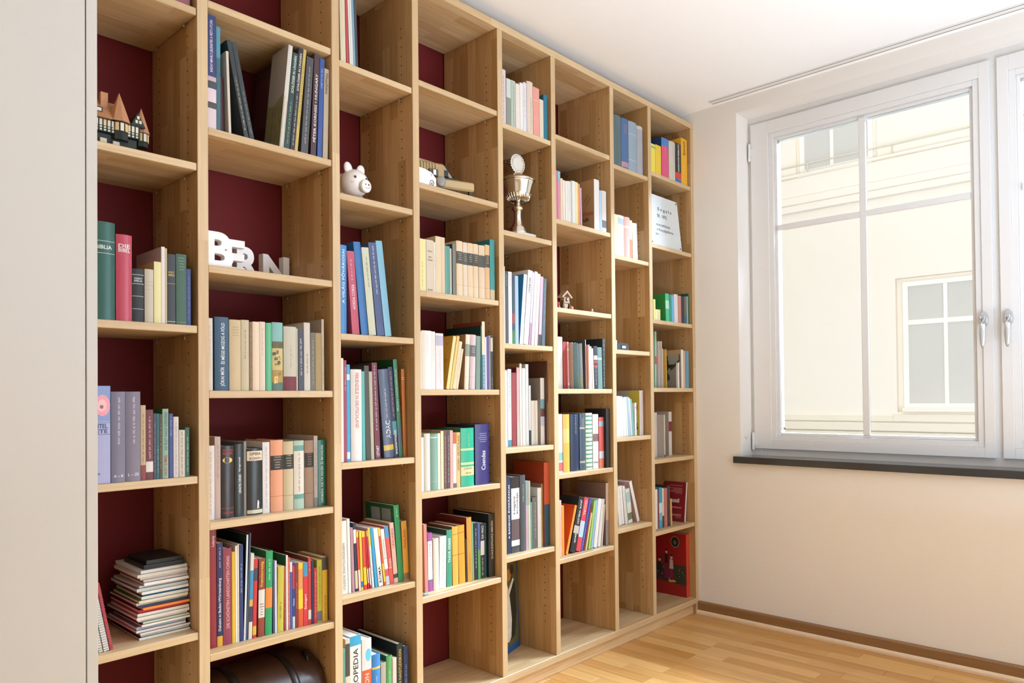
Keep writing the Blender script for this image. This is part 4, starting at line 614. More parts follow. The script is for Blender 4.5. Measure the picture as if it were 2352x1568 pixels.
(5, 4, 0.9447, 2.2937, 0.0055, 0.3453, 0.12, 0.0336, 0.0, '5e3a28', 'tall thin brown frame edge at the end on the middle shelf of the fifth bay', {'b': [(0, 0.5, '8a7a62')]}),
(5, 5, 0.5283, 2.057, 0.0259, 0.2995, 0.214, 0.0443, 0.0, '23314c', 'navy book with white title, fifth bay, lowest filled shelf', {'tx': [('A BANKOK ÉVSZÁZADAI', 'eef0f2', 'u', 0.14, 0.95)]}),
(5, 5, 0.5283, 2.0836, 0.0472, 0.2982, 0.213, 0.0426, 0.0, '8a7c78', 'chronicle with white title panel, fifth bay, lowest filled shelf', {'b': [(0, 0.09, '4a4c4e'), (0.09, 0.165, 'e6e2de'), (0.165, 0.44, '6a5a5c'), (0.44, 0.85, 'efeae6'), (0.85, 1, '3a3434')], 'tx': [('A magyarok', '1c1a1a', 'u', 0.5, 0.75), ('krónikája', '1c1a1a', 'u', 0.5, 0.8)], 'g': 1}),
(5, 5, 0.5283, 2.1315, 0.0317, 0.3021, 0.215, 0.0408, 0.0, '4d5154', 'slate book with gold lettering, fifth bay, lowest filled shelf', {'m': ('d8d088', 0.65, 0.87), 'r': 1}),
(5, 5, 0.5283, 2.1639, 0.0146, 0.2755, 0.197, 0.0397, 0.0, '909c93', 'grey green narrow book, fifth bay, lowest filled shelf', {'b': [(0, 0.65, 'c0a0a8')]}),
(5, 5, 0.5283, 2.1791, 0.0128, 0.2755, 0.197, 0.0391, 0.0, 'aba898', 'grey paperback, fifth bay, lowest filled shelf', {'b': [(0, 0.65, 'c8c0a8')]}),
(5, 5, 0.5283, 2.1926, 0.0092, 0.1889, 0.138, 0.0386, 0.0, '50a284', 'narrow jade book, fifth bay, lowest filled shelf', {}),
(5, 5, 0.5283, 2.2026, 0.0291, 0.2067, 0.151, 0.0377, 0.0, '6e645e', 'grey brown book with pale title, fifth bay, lowest filled shelf', {'m': ('d8d0c8', 0.2, 0.9)}),
(5, 5, 0.5283, 2.2323, 0.024, 0.2422, 0.175, 0.0364, 0.0, 'ddd8ce', 'pale grey book, fifth bay, lowest filled shelf', {}),
(5, 5, 0.5283, 2.2569, 0.0073, 0.257, 0.185, 0.0356, 0.0, 'b4904e', 'narrow mustard book, fifth bay, lowest filled shelf', {'m': ('3a2a18', 0.2, 0.8), 'c': '9a8468'}),
(5, 5, 0.5283, 2.2655, 0.034, 0.3437, 0.17, 0.0285, 0.0, 'c8542f', 'tall orange and petrol album, fifth bay, lowest filled shelf', {'b': [(0, 0.5, '1f5060')], 'c': 'a8401e'}),
(6, 2, 1.8837, 2.342, 0.0102, 0.2053, 0.15, 0.012, 0.0, 'c87c8e', 'rose book half hidden by the upright on the second shelf of the sixth bay', {}),
(6, 2, 1.8837, 2.3533, 0.0172, 0.2049, 0.149, 0.012, 0.0, 'db91a4', 'pink book with blue head on the second shelf of the sixth bay', {'b': [(0.8, 1, '8ab8c8')]}),
(6, 2, 1.8837, 2.3716, 0.0151, 0.1784, 0.131, 0.012, 0.0, 'efd9b4', 'pale orange book on the second shelf of the sixth bay', {'m': ('c89a80', 0.05, 0.5)}),
(6, 2, 1.8837, 2.3882, 0.0126, 0.1741, 0.128, 0.012, 0.0, 'f0e9de', 'cream thin book on the second shelf of the sixth bay', {}),
(6, 2, 1.8837, 2.4031, 0.0142, 0.1741, 0.128, 0.012, 0.0, 'f0e9e1', 'off-white book on the second shelf of the sixth bay', {}),
(6, 2, 1.8837, 2.418, 0.0219, 0.1767, 0.13, 0.012, 0.0, 'eae4da', 'pale stone book on the second shelf of the sixth bay', {'m': ('b8b4ac', 0.3, 0.8)}),
(6, 2, 1.8837, 2.4407, 0.0084, 0.183, 0.134, 0.012, 0.0, 'bbcab4', 'sage thin book on the second shelf of the sixth bay', {}),
(6, 2, 1.8837, 2.4502, 0.0222, 0.1845, 0.135, 0.012, 0.0, 'ecebe1', 'ivory white book on the second shelf of the sixth bay', {}),
(6, 2, 1.8837, 2.4732, 0.0166, 0.1835, 0.135, 0.012, 0.0, 'f1e2ac', 'butter yellow book on the second shelf of the sixth bay', {}),
(6, 2, 1.8837, 2.491, 0.0118, 0.1795, 0.132, 0.012, -0.02, 'e99e60', 'orange thin book on the second shelf of the sixth bay', {}),
(6, 2, 1.8837, 2.5061, 0.0119, 0.1651, 0.122, 0.012, -0.88, 'd8a4b8', 'thin pink booklet tilted left on the second shelf of the sixth bay', {'c': '7a2c4c'}),
(6, 2, 1.8837, 2.6064, 0.038, 0.2253, 0.14, 0.012, 0.0, 'efebe5', 'white spined book with kraft cover on the second shelf of the sixth bay', {'c': 'c49a68', 'kraft': 1}),
(6, 2, 1.8837, 2.646, 0.0176, 0.1825, 0.11, 0.012, 0.0, 'bad1e2', 'pale blue low book on the second shelf of the sixth bay', {}),
(6, 2, 1.8837, 2.6649, 0.0318, 0.1855, 0.11, 0.012, 0.0, 'e3ddd6', 'pale grey low book on the second shelf of the sixth bay', {'b': [(0.1, 0.28, '6a6a68')]}),
(6, 4, 1.1745, 2.4324, 0.0355, 0.2281, 0.165, 0.09, 0.0, 'efe9e0', 'ivory book half hidden by the upright on the shelf below the cuckoo clock ornament', {}),
(6, 4, 1.1745, 2.4737, 0.024, 0.2083, 0.152, 0.09, -0.39, 'b84640', 'red book on the shelf below the cuckoo clock ornament', {}),
(6, 4, 1.1745, 2.5014, 0.011, 0.2087, 0.152, 0.0873, -1.12, 'e7adaa', 'pink book with white labels on the shelf below the cuckoo clock ornament', {'b': [(0.08, 0.13, 'f0e8e0'), (0.81, 0.86, 'f0e8e0')]}),
(6, 4, 1.1745, 2.517, 0.0045, 0.2061, 0.15, 0.0708, -1.63, 'd0b09c', 'dusty beige book on the shelf below the cuckoo clock ornament', {}),
(6, 4, 1.1745, 2.525, 0.004, 0.2014, 0.147, 0.0454, -2.4, '82b4c8', 'blue book with green foot on the shelf below the cuckoo clock ornament', {'b': [(0, 0.28, 'a2b44c')]}),
(6, 4, 1.1745, 2.5308, 0.004, 0.2043, 0.149, 0.0589, -2.73, 'f0e8dc', 'cream book on the shelf below the cuckoo clock ornament', {}),
(6, 4, 1.1745, 2.5354, 0.004, 0.1999, 0.146, 0.0321, -2.04, 'd0e2ec', 'pale blue book with lime foot on the shelf below the cuckoo clock ornament', {'b': [(0, 0.28, 'ccd474')]}),
(6, 4, 1.1745, 2.54, 0.004, 0.2157, 0.157, 0.0177, -0.76, 'dde0f0', 'tall lavender white book on the shelf below the cuckoo clock ornament', {'c': '38343c'}),
(6, 4, 1.1745, 2.5447, 0.004, 0.1913, 0.14, 0.006, -0.78, 'df9478', 'terracotta narrow book on the shelf below the cuckoo clock ornament', {'b': [(0, 0.15, 'b8c4c0')]}),
(6, 4, 1.1745, 2.5493, 0.004, 0.1936, 0.142, 0.006, -0.28, 'd0e2d8', 'pale mint book on the shelf below the cuckoo clock ornament', {}),
(6, 4, 1.1745, 2.556, 0.013, 0.1862, 0.137, 0.006, -0.93, 'dedec4', 'pale olive narrow book on the shelf below the cuckoo clock ornament', {}),
(6, 4, 1.1745, 2.5726, 0.012, 0.1782, 0.131, 0.006, -1.82, 'e2c6bc', 'blush narrow book on the shelf below the cuckoo clock ornament', {}),
(6, 4, 1.1745, 2.5859, 0.0246, 0.1891, 0.139, 0.006, -0.62, '35363c', 'dark book with red and white panels on the shelf below the cuckoo clock ornament', {'b': [(0.5, 0.56, 'b04a48'), (0.6, 0.66, 'b04a48'), (0.68, 0.78, 'e8d8cc')], 'm': ('efe8e0', 0.1, 0.5)}),
(6, 4, 1.1745, 2.613, 0.0317, 0.185, 0.136, 0.006, -0.88, '71928a', 'grey green book on the shelf below the cuckoo clock ornament', {'b': [(0.7, 0.75, 'b8c8a0')]}),
(6, 4, 1.1745, 2.6468, 0.0207, 0.2256, 0.13, 0.006, 0.0, '1f2223', 'tall black book with white stars on the shelf below the cuckoo clock ornament', {'m': ('d8d8d4', 0.05, 0.98)}),
(6, 5, 0.82, 2.3819, 0.0326, 0.2477, 0.178, 0.0504, 0.0, 'f0e9dc', 'ivory book with teal and red foot, sixth bay, second lowest filled shelf', {'b': [(0.02, 0.17, 'cc6a68'), (0.2, 0.34, '8cc0b8')]}),
(6, 5, 0.82, 2.4154, 0.0431, 0.2464, 0.178, 0.0474, 0.0, 'f1ba54', 'thick amber book, sixth bay, second lowest filled shelf', {'b': [(0.5, 0.75, 'f4cc78')], 'g': 1, 'r': 1}),
(6, 5, 0.82, 2.4594, 0.0593, 0.2463, 0.177, 0.0433, 0.0, '2f3c56', 'thick navy book, sixth bay, second lowest filled shelf', {'m': ('dcdce0', 0.65, 0.98), 'r': 1, 'g': 1}),
(6, 5, 0.82, 2.5195, 0.0373, 0.2471, 0.178, 0.0394, 0.0, '4b5d6c', 'steel blue book with cream rules, sixth bay, second lowest filled shelf', {'b': [(0.13, 0.14, 'e8d8b8'), (0.15, 0.16, 'e8d8b8'), (0.73, 0.74, 'e8dcc0'), (0.75, 0.76, 'e8dcc0')], 'm': ('e8e0cc', 0.78, 0.92, 'h'), 'r': 1, 'g': 1}),
(6, 5, 0.82, 2.5578, 0.0465, 0.2486, 0.179, 0.0358, 0.0, 'e0e6cc', 'book with green horizontal stripes, sixth bay, second lowest filled shelf', {'stripes': '5f9f86', 'r': 1}),
(6, 5, 0.82, 2.6053, 0.0406, 0.2423, 0.175, 0.0324, 0.0, 'e4e1df', 'white book with a small photo, sixth bay, second lowest filled shelf', {'b': [(0.5, 0.64, '8a6a6c')], 'tx': [('Orvos', '3a3a3a', 'h', 0.1, 0.135)], 'm': ('9aa4ac', 0.68, 0.82, 'h')}),
(6, 5, 0.82, 2.6469, 0.0346, 0.2279, 0.165, 0.0293, 0.0, 'db645e', 'coral book with pale panels, sixth bay, second lowest filled shelf', {'b': [(0, 0.19, 'e87c5a'), (0.19, 0.33, 'd0d4e0'), (0.82, 0.92, '9cb8c4')]}),
(6, 5, 0.82, 2.6824, 0.0303, 0.2659, 0.12, 0.0156, 0.0, '2c2c2c', 'tall black album at the end, sixth bay, second lowest filled shelf', {'c': '1e1e1e'}),
(6, 6, 0.4685, 2.3765, 0.0118, 0.2361, 0.171, 0.0398, 0.0, 'efbca8', 'pale peach narrow book, sixth bay, lowest filled shelf', {'m': ('c07a60', 0.2, 0.75)}),
(6, 6, 0.4685, 2.3889, 0.0166, 0.2114, 0.154, 0.0394, 0.0, 'f09e44', 'orange narrow book, sixth bay, lowest filled shelf', {}),
(6, 6, 0.4685, 2.4132, 0.0142, 0.2121, 0.13, 0.0387, 18.33, 'f39e44', 'orange book leaning right, sixth bay, lowest filled shelf', {'c': 'e65a20'}),
(6, 6, 0.4685, 2.4403, 0.0355, 0.2388, 0.172, 0.0376, 16.58, '2b2d2e', 'black book with bold white lettering leaning right, sixth bay, lowest filled shelf', {'b': [(0.34, 0.48, 'c8c0b4')], 'tx': [('JACK WELCH', 'f4f4f2', 'd', 0.52, 0.95), ('jack', 'f4f4f2', 'd', 0.16, 0.34)]}),
(6, 6, 0.4685, 2.4801, 0.0312, 0.2333, 0.169, 0.0364, 16.02, 'df4c5a', 'red book with pale blue middle leaning right, sixth bay, lowest filled shelf', {'b': [(0.26, 0.56, 'bcd8e4')], 'tx': [('GOAL', 'f8e0dc', 'd', 0.66, 0.95)]}),
(6, 6, 0.4685, 2.513, 0.0145, 0.2297, 0.166, 0.0357, 17.01, '4b5eac', 'blue violet book leaning right, sixth bay, lowest filled shelf', {'m': ('c8ccec', 0.1, 0.4)}),
(6, 6, 0.4685, 2.5316, 0.0099, 0.2023, 0.148, 0.0352, 16.48, '8c303c', 'maroon thin book leaning right, sixth bay, lowest filled shelf', {}),
(6, 6, 0.4685, 2.5454, 0.0097, 0.1629, 0.121, 0.0348, 15.5, 'dbd58e', 'pale lime thin book leaning right, sixth bay, lowest filled shelf', {}),
(6, 6, 0.4685, 2.5663, 0.0129, 0.2134, 0.155, 0.0341, 12.57, 'abd26e', 'lime green book leaning right, sixth bay, lowest filled shelf', {}),
(6, 6, 0.4685, 2.5829, 0.0138, 0.2139, 0.155, 0.0336, 11.91, '92c4da', 'sky blue book leaning right, sixth bay, lowest filled shelf', {}),
(6, 6, 0.4685, 2.6007, 0.0243, 0.2164, 0.157, 0.0329, 11.29, 'eeebe5', 'white book leaning right, sixth bay, lowest filled shelf', {}),
(6, 6, 0.4685, 2.6296, 0.0207, 0.2125, 0.155, 0.032, 10.38, 'e7e2dc', 'pale grey book leaning right, sixth bay, lowest filled shelf', {}),
(6, 6, 0.4685, 2.6594, 0.0057, 0.186, 0.136, 0.0313, 7.99, 'f0e9e1', 'narrow white book, sixth bay, lowest filled shelf', {}),
(6, 6, 0.4685, 2.6903, 0.0205, 0.2799, 0.16, 0.0304, 0.97, 'd0bba9', 'tall beige album, sixth bay, lowest filled shelf', {'c': '8e7264', 'b': [(0, 0.4, '9a9498')]}),
(7, 1, 2.2076, 2.7606, 0.0597, 0.2339, 0.169, 0.012, 0.0, '566a6c', 'dark grey green lexicon on the topmost shelf of the seventh bay', {'g': 1, 'r': 1}),
(7, 1, 2.2076, 2.8219, 0.0586, 0.235, 0.17, 0.012, 0.0, '4e6c98', 'blue lexicon with pink lettering on the topmost shelf of the seventh bay', {'m': ('e09a98', 0.7, 0.88, 'h'), 'b': [(0.03, 0.13, 'b88a98')], 'r': 1}),
(7, 1, 2.2076, 2.8821, 0.0692, 0.2369, 0.171, 0.012, 0.0, '95a6b2', 'pale blue grey lexicon on the topmost shelf of the seventh bay', {'b': [(0.74, 0.75, 'c8ccd0'), (0.22, 0.23, 'd0c8c4')], 'm': ('c09a90', 0.3, 0.7), 'r': 1}),
(7, 1, 2.2076, 2.9531, 0.0491, 0.2327, 0.168, 0.012, 0.0, 'a6a6ac', 'pale silver lexicon on the topmost shelf of the seventh bay', {'b': [(0.93, 1, 'c8c0bc')], 'r': 1}),
(7, 2, 1.7921, 2.753, 0.0352, 0.1878, 0.138, 0.012, 0.0, 'f1e8a8', 'pale yellow book half hidden by the upright on the second shelf of the seventh bay', {'m': ('8a8a90', 0.78, 0.82, 'h')}),
(7, 2, 1.7921, 2.7896, 0.0452, 0.1897, 0.11, 0.012, 0.0, 'eae7d9', 'ivory book with blue label on the second shelf of the seventh bay', {'b': [(0.78, 0.93, 'a8b4c4')]}),
(7, 2, 1.7921, 2.8372, 0.0457, 0.1888, 0.138, 0.012, 0.0, 'eab4a6', 'rose book on the second shelf of the seventh bay', {'b': [(0.72, 0.78, 'e8d8d4')], 'r': 1}),
(7, 2, 1.7921, 2.8843, 0.0195, 0.1805, 0.133, 0.012, -0.21, 'dc7e50', 'orange and cream thin book on the second shelf of the seventh bay', {'b': [(0.5, 1, 'efe4c8')]}),
(7, 2, 1.7921, 2.9087, 0.0218, 0.1718, 0.127, 0.012, -1.32, 'f0e5b8', 'pale yellow thin book leaning left on the second shelf of the seventh bay', {}),
(7, 2, 1.7921, 2.9342, 0.015, 0.1733, 0.128, 0.012, -2.3, 'ebe8ee', 'white booklet leaning left on the second shelf of the seventh bay', {}),
(7, 4, 0.9529, 2.7726, 0.0329, 0.1893, 0.139, 0.0213, -1.7, 'f0eae8', 'white book half hidden by the upright on the shelf under the small dark device', {}),
(7, 4, 0.9529, 2.8107, 0.0201, 0.1879, 0.138, 0.0236, -2.74, 'efe9e4', 'thin white book leaning left on the shelf under the small dark device', {}),
(7, 4, 0.9529, 2.8361, 0.0203, 0.1822, 0.134, 0.0254, -3.93, 'f1ece4', 'thin ivory book leaning left on the shelf under the small dark device', {}),
(7, 4, 0.9529, 2.8608, 0.0147, 0.1852, 0.136, 0.027, -4.76, 'dfe6e4', 'thin pale teal book leaning left on the shelf under the small dark device', {}),
(7, 4, 0.9529, 2.8796, 0.0174, 0.1854, 0.136, 0.0285, -5.62, 'aac8cc', 'thin blue grey book leaning left on the shelf under the small dark device', {}),
(7, 4, 0.9529, 2.9012, 0.0136, 0.1812, 0.133, 0.0299, -6.58, 'e2d6de', 'thin pink white book leaning left on the shelf under the small dark device', {}),
(7, 4, 0.9529, 2.9189, 0.0144, 0.1748, 0.129, 0.0313, -7.31, '80bcb4', 'thin turquoise book leaning left on the shelf under the small dark device', {}),
(7, 4, 0.9529, 2.9388, 0.0146, 0.1565, 0.116, 0.0327, 0.0, 'f2eee9', 'short white book with a red letter on the shelf under the small dark device', {'tx': [('E', 'c03c34', 'h', 0.82, 0.88)]}),
(7, 4, 0.9529, 2.9864, 0.0312, 0.2162, 0.2, 0.0368, 0.0, 'dfd3cb', 'tall book with a yellow patterned cover on the shelf under the small dark device', {'c': 'c0b4a4', 'yellow': 1}),
(7, 5, 0.5341, 2.8377, 0.0448, 0.1819, 0.134, 0.0603, -6.41, 'efece6', 'white book with dark script, seventh bay, lowest filled shelf', {'m': ('5a5a58', 0.05, 0.95)}),
(7, 5, 0.5341, 2.8869, 0.0199, 0.1827, 0.134, 0.0578, -7.32, 'ebe8e2', 'narrow white book with dark script, seventh bay, lowest filled shelf', {'m': ('5a5a58', 0.05, 0.9)}),
(7, 5, 0.5341, 2.9107, 0.0338, 0.1673, 0.124, 0.0555, -8.33, 'dbe2d8', 'pale mint book, seventh bay, lowest filled shelf', {'b': [(0.1, 0.3, '6a7a50'), (0.6, 0.9, 'a8ccc8')]}),
(7, 5, 0.5341, 2.978, 0.0208, 0.2093, 0.13, 0.0509, -18.66, 'f0e8e6', 'white book leaning left with pink cover, seventh bay, lowest filled shelf', {'c': 'd0a8a4'}),
(8, 1, 2.2434, 3.0701, 0.0455, 0.1426, 0.12, 0.012, 0.0, 'f3df4e', 'lemon yellow dictionary on the topmost shelf by the window wall', {'b': [(0.86, 0.92, '6ab0a8')]}),
(8, 1, 2.2434, 3.1183, 0.0504, 0.1475, 0.12, 0.012, 0.0, 'f1cc3e', 'golden yellow dictionary on the topmost shelf by the window wall', {}),
(8, 1, 2.2434, 3.1738, 0.0667, 0.1986, 0.12, 0.012, 0.0, 'e2587e', 'pink dictionary with blue head on the topmost shelf by the window wall', {'b': [(0.8, 1, '4a84c8')], 'c': '24487c', 'm': ('f4c8d4', 0.55, 0.78)}),
(8, 1, 2.2434, 3.2441, 0.0608, 0.1975, 0.144, 0.012, 0.0, 'd2cbbb', 'pale grey dictionary on the topmost shelf by the window wall', {'r': 1, 'm': ('a89c90', 0.6, 0.85)}),
(8, 1, 2.2434, 3.3079, 0.0555, 0.2046, 0.149, 0.012, 0.0, '2b2b2b', 'black dictionary with white title on the topmost shelf by the window wall', {'b': [(0, 0.1, '3f72b0'), (0.1, 0.26, 'd8443c')], 'tx': [('HANDWÖRTERBUCH', 'f2f2ee', 'u', 0.28, 0.97)]}),
(8, 1, 2.2434, 3.3653, 0.0606, 0.2443, 0.13, 0.012, 0.0, 'f1b22c', 'amber dictionary on the topmost shelf by the window wall', {'tx': [('Spanisch', '3a2c10', 'u', 0.64, 0.94)], 'b': [(0.015, 0.02, 'f1b22c')]}),
(8, 3, 1.5169, 3.0817, 0.0184, 0.1006, 0.1, 0.012, 0.0, 'f0e28e', 'pale yellow book half hidden by the upright on the shelf below the enamel sign', {}),
(8, 3, 1.5169, 3.1138, 0.0206, 0.0541, 0.1, 0.02, 0.0, 'f3eeb4', 'low cream yellow book on the shelf below the enamel sign', {}),
(8, 3, 1.5169, 3.1361, 0.0214, 0.0549, 0.1, 0.02, 0.0, 'f0dea0', 'low straw yellow book on the shelf below the enamel sign', {}),
(8, 3, 1.5169, 3.197, 0.0344, 0.1395, 0.12, 0.012, -2.04, '50c890', 'bright green lexicon with white edge on the shelf below the enamel sign', {'c': '2f9244', 'b': [(0.45, 0.75, 'b8ecd0')]}),
(8, 3, 1.5169, 3.2328, 0.0188, 0.136, 0.102, 0.012, -0.4, '409e8e', 'teal narrow book on the shelf below the enamel sign', {}),
(8, 3, 1.5169, 3.253, 0.024, 0.1349, 0.102, 0.012, -0.25, '74c0e4', 'sky blue book on the shelf below the enamel sign', {}),
(8, 3, 1.5169, 3.2796, 0.035, 0.144, 0.108, 0.012, -1.05, 'ece5e5', 'white book on the shelf below the enamel sign', {}),
(8, 3, 1.5169, 3.3167, 0.0303, 0.1402, 0.105, 0.012, -0.37, 'd29084', 'dusty rose book on the shelf below the enamel sign', {}),
(8, 3, 1.5169, 3.3485, 0.0285, 0.1405, 0.106, 0.012, 0.0, '3c3736', 'dark brown book on the shelf below the enamel sign', {}),
(8, 3, 1.5169, 3.3784, 0.0243, 0.1424, 0.107, 0.012, 0.0, '6c6c68', 'grey book on the shelf below the enamel sign', {'b': [(0, 0.3, '3a6a80')]}),
(8, 3, 1.5169, 3.4038, 0.0123, 0.1447, 0.108, 0.012, 0.0, '92bcac', 'pale teal narrow book on the shelf below the enamel sign', {}),
(8, 3, 1.5169, 3.4313, 0.0086, 0.1625, 0.12, 0.02, 0.0, '1f665a', 'dark green book at the end on the shelf below the enamel sign', {}),
(8, 4, 1.1816, 3.2115, 0.0143, 0.2903, 0.207, 0.0899, 0.87, 'abe2c4', 'tall mint book with a red spot on the shelf with the statue photo cover', {'b': [(0.42, 0.56, 'd8604c')]}),
(8, 4, 1.1816, 3.2312, 0.0054, 0.2403, 0.173, 0.0789, 0.18, 'ead2cc', 'blush thin book on the shelf with the statue photo cover', {}),
(8, 4, 1.1816, 3.2399, 0.004, 0.2031, 0.148, 0.0609, -0.49, 'f1e6e6', 'pale pink thin book on the shelf with the statue photo cover', {}),
(8, 4, 1.1816, 3.2449, 0.0064, 0.24, 0.173, 0.0707, -0.47, 'f0ebe6', 'white thin book on the shelf with the statue photo cover', {}),
(8, 4, 1.1816, 3.2545, 0.0066, 0.1984, 0.145, 0.0488, -1.1, 'dbb44e', 'mustard book on the shelf with the statue photo cover', {}),
(8, 4, 1.1816, 3.2994, 0.0088, 0.1293, 0.012, 0.006, -0.15, 'f2eee9', 'very thin short white leaflet on the shelf with the statue photo cover', {}),
(8, 4, 1.1816, 3.3294, 0.0223, 0.1973, 0.13, 0.006, -0.39, 'efdec8', 'cream spined book with grey photo cover on the shelf with the statue photo cover', {'c': 'a8a292', 'statue': 1}),
(8, 4, 1.1816, 3.3535, 0.0144, 0.1931, 0.141, 0.006, -0.17, 'e2ac8e', 'apricot thin book on the shelf with the statue photo cover', {}),
(8, 4, 1.1816, 3.3696, 0.0363, 0.1935, 0.12, 0.006, 0.0, '5b96ac', 'steel blue book on the shelf with the statue photo cover', {'m': ('a8c8d4', 0.05, 0.95)}),
(8, 5, 0.8295, 3.2015, 0.0243, 0.2272, 0.164, 0.09, 0.0, 'e1d8d2', 'pale book half hidden by the upright with red title, last bay, third lowest shelf', {'m': ('b07a84', 0.72, 0.95)}),
(8, 5, 0.8295, 3.2278, 0.0105, 0.2168, 0.157, 0.05, 0.0, 'cfc8bc', 'narrow stone book, last bay, third lowest shelf', {'b': [(0, 0.06, '8a2c38')]}),
(8, 5, 0.8295, 3.2391, 0.0443, 0.2153, 0.156, 0.09, 0.0, 'dad4c8', 'pale stone book, last bay, third lowest shelf', {'b': [(0, 0.02, 'a83a40')]}),
(8, 5, 0.8295, 3.3391, 0.0301, 0.2292, 0.12, 0.09, 0.0, 'ded8ce', 'white book with maroon label, last bay, third lowest shelf', {'b': [(0.55, 0.775, '84343e')], 'c': 'c4b8ac'}),
(8, 6, 0.4783, 3.1304, 0.0203, 0.1977, 0.144, 0.0457, 0.0, 'f0e7de', 'white narrow book half hidden by the upright, last bay, second lowest shelf', {}),
(8, 6, 0.4783, 3.1513, 0.0129, 0.1895, 0.139, 0.0455, 0.0, '7c3244', 'wine red narrow book, last bay, second lowest shelf', {}),
(8, 6, 0.4783, 3.1648, 0.0279, 0.2028, 0.148, 0.0452, 0.0, '40a2bc', 'turquoise book with white panels, last bay, second lowest shelf', {'b': [(0.2, 0.38, '7fbccc'), (0.38, 0.62, 'cfe4ea')]}),
(8, 6, 0.4783, 3.1933, 0.016, 0.1969, 0.144, 0.0449, 0.0, 'e0dac0', 'ivory narrow book with dark foot, last bay, second lowest shelf', {'b': [(0, 0.3, '3a3a38')]}),
(8, 6, 0.4783, 3.2102, 0.0303, 0.1956, 0.143, 0.0445, 0.0, 'ba6e6c', 'dusty red dotted book, last bay, second lowest shelf', {'m': ('f0c8c4', 0.05, 0.97)}),
(8, 6, 0.4783, 3.2417, 0.0262, 0.2054, 0.15, 0.0441, -0.19, '3c3136', 'dark book with red lettering, last bay, second lowest shelf', {'m': ('d06a66', 0.1, 0.97)}),
(8, 6, 0.4783, 3.2714, 0.0145, 0.1368, 0.103, 0.0438, -1.31, 'dcb466', 'thin tan booklet tilted left, last bay, second lowest shelf', {}),
(8, 6, 0.4783, 3.4028, 0.0132, 0.2062, 0.13, 0.042, 7.11, 'e4dcd6', 'wine red covered book leaning right, last bay, second lowest shelf', {'c': '941f2a', 'redtext': 1}),
(8, 7, 0.0833, 3.41, 0.0303, 0.3301, 0.2, 0.0377, 0.0, 'd8452f', 'large red picture book with an oval portrait on the bottom board of the last bay', {'c': 'a8201e', 'oriental': 1}),
]
# ------------------------------------------------------------------ books
def font_mesh(txt,res=2,ext=0,off=0,bevel=0,bold=0):
    cu=bpy.data.curves.new('lettering','FONT'); cu.body=txt; cu.size=1; cu.resolution_u=res; cu.offset=bold; cu.extrude=ext; cu.bevel_depth=bevel
    o=bpy.data.objects.new('lettering',cu); me=bpy.data.meshes.new_from_object(o)
    vs=[v.co.copy() for v in me.vertices]; fs=[tuple(p.vertices) for p in me.polygons]
    bpy.data.objects.remove(o); bpy.data.curves.remove(cu); bpy.data.meshes.remove(me)
    return vs,fs
FC={}
def letters(txt,bold=.012):
    if (txt,bold) not in FC: FC[txt,bold]=font_mesh(txt,bold=bold)
    return FC[txt,bold]
def put_text(parent,name,txt,col,fit,to3d,bold=.012,mat=None):
    """fit=(length,height) of the box; to3d(u,v) maps text-space metres to the parent's space"""
    vs,fs=letters(txt,bold)
    if not vs: return
    x0=min(v.x for v in vs);x1=max(v.x for v in vs);y0=min(v.y for v in vs);y1=max(v.y for v in vs)
    kx=fit[0]/max(1e-6,x1-x0); ky=fit[1]/max(1e-6,y1-y0); 
    if kx>ky*1.5: kx=ky*1.5
    if ky>kx*1.35: ky=kx*1.35
    m=MB(); m.v=[to3d((v.x-(x0+x1)/2)*kx,(v.y-(y0+y1)/2)*ky) for v in vs]; m.f=fs; m.m=[0]*len(fs); m.sm=[False]*len(fs)
    return m.obj(name,mat or ink(col),parent,fix=False)
def spine_y(x,w,b): 
    t=(2*x/w-1); return -b*max(0,1-t*t)
rng=random.Random(5)
def ink(c,rough=.6,var=.02,scale=25,name='print'): return paint(sc3(rgb(c),.80),rough,var,scale,name=name)
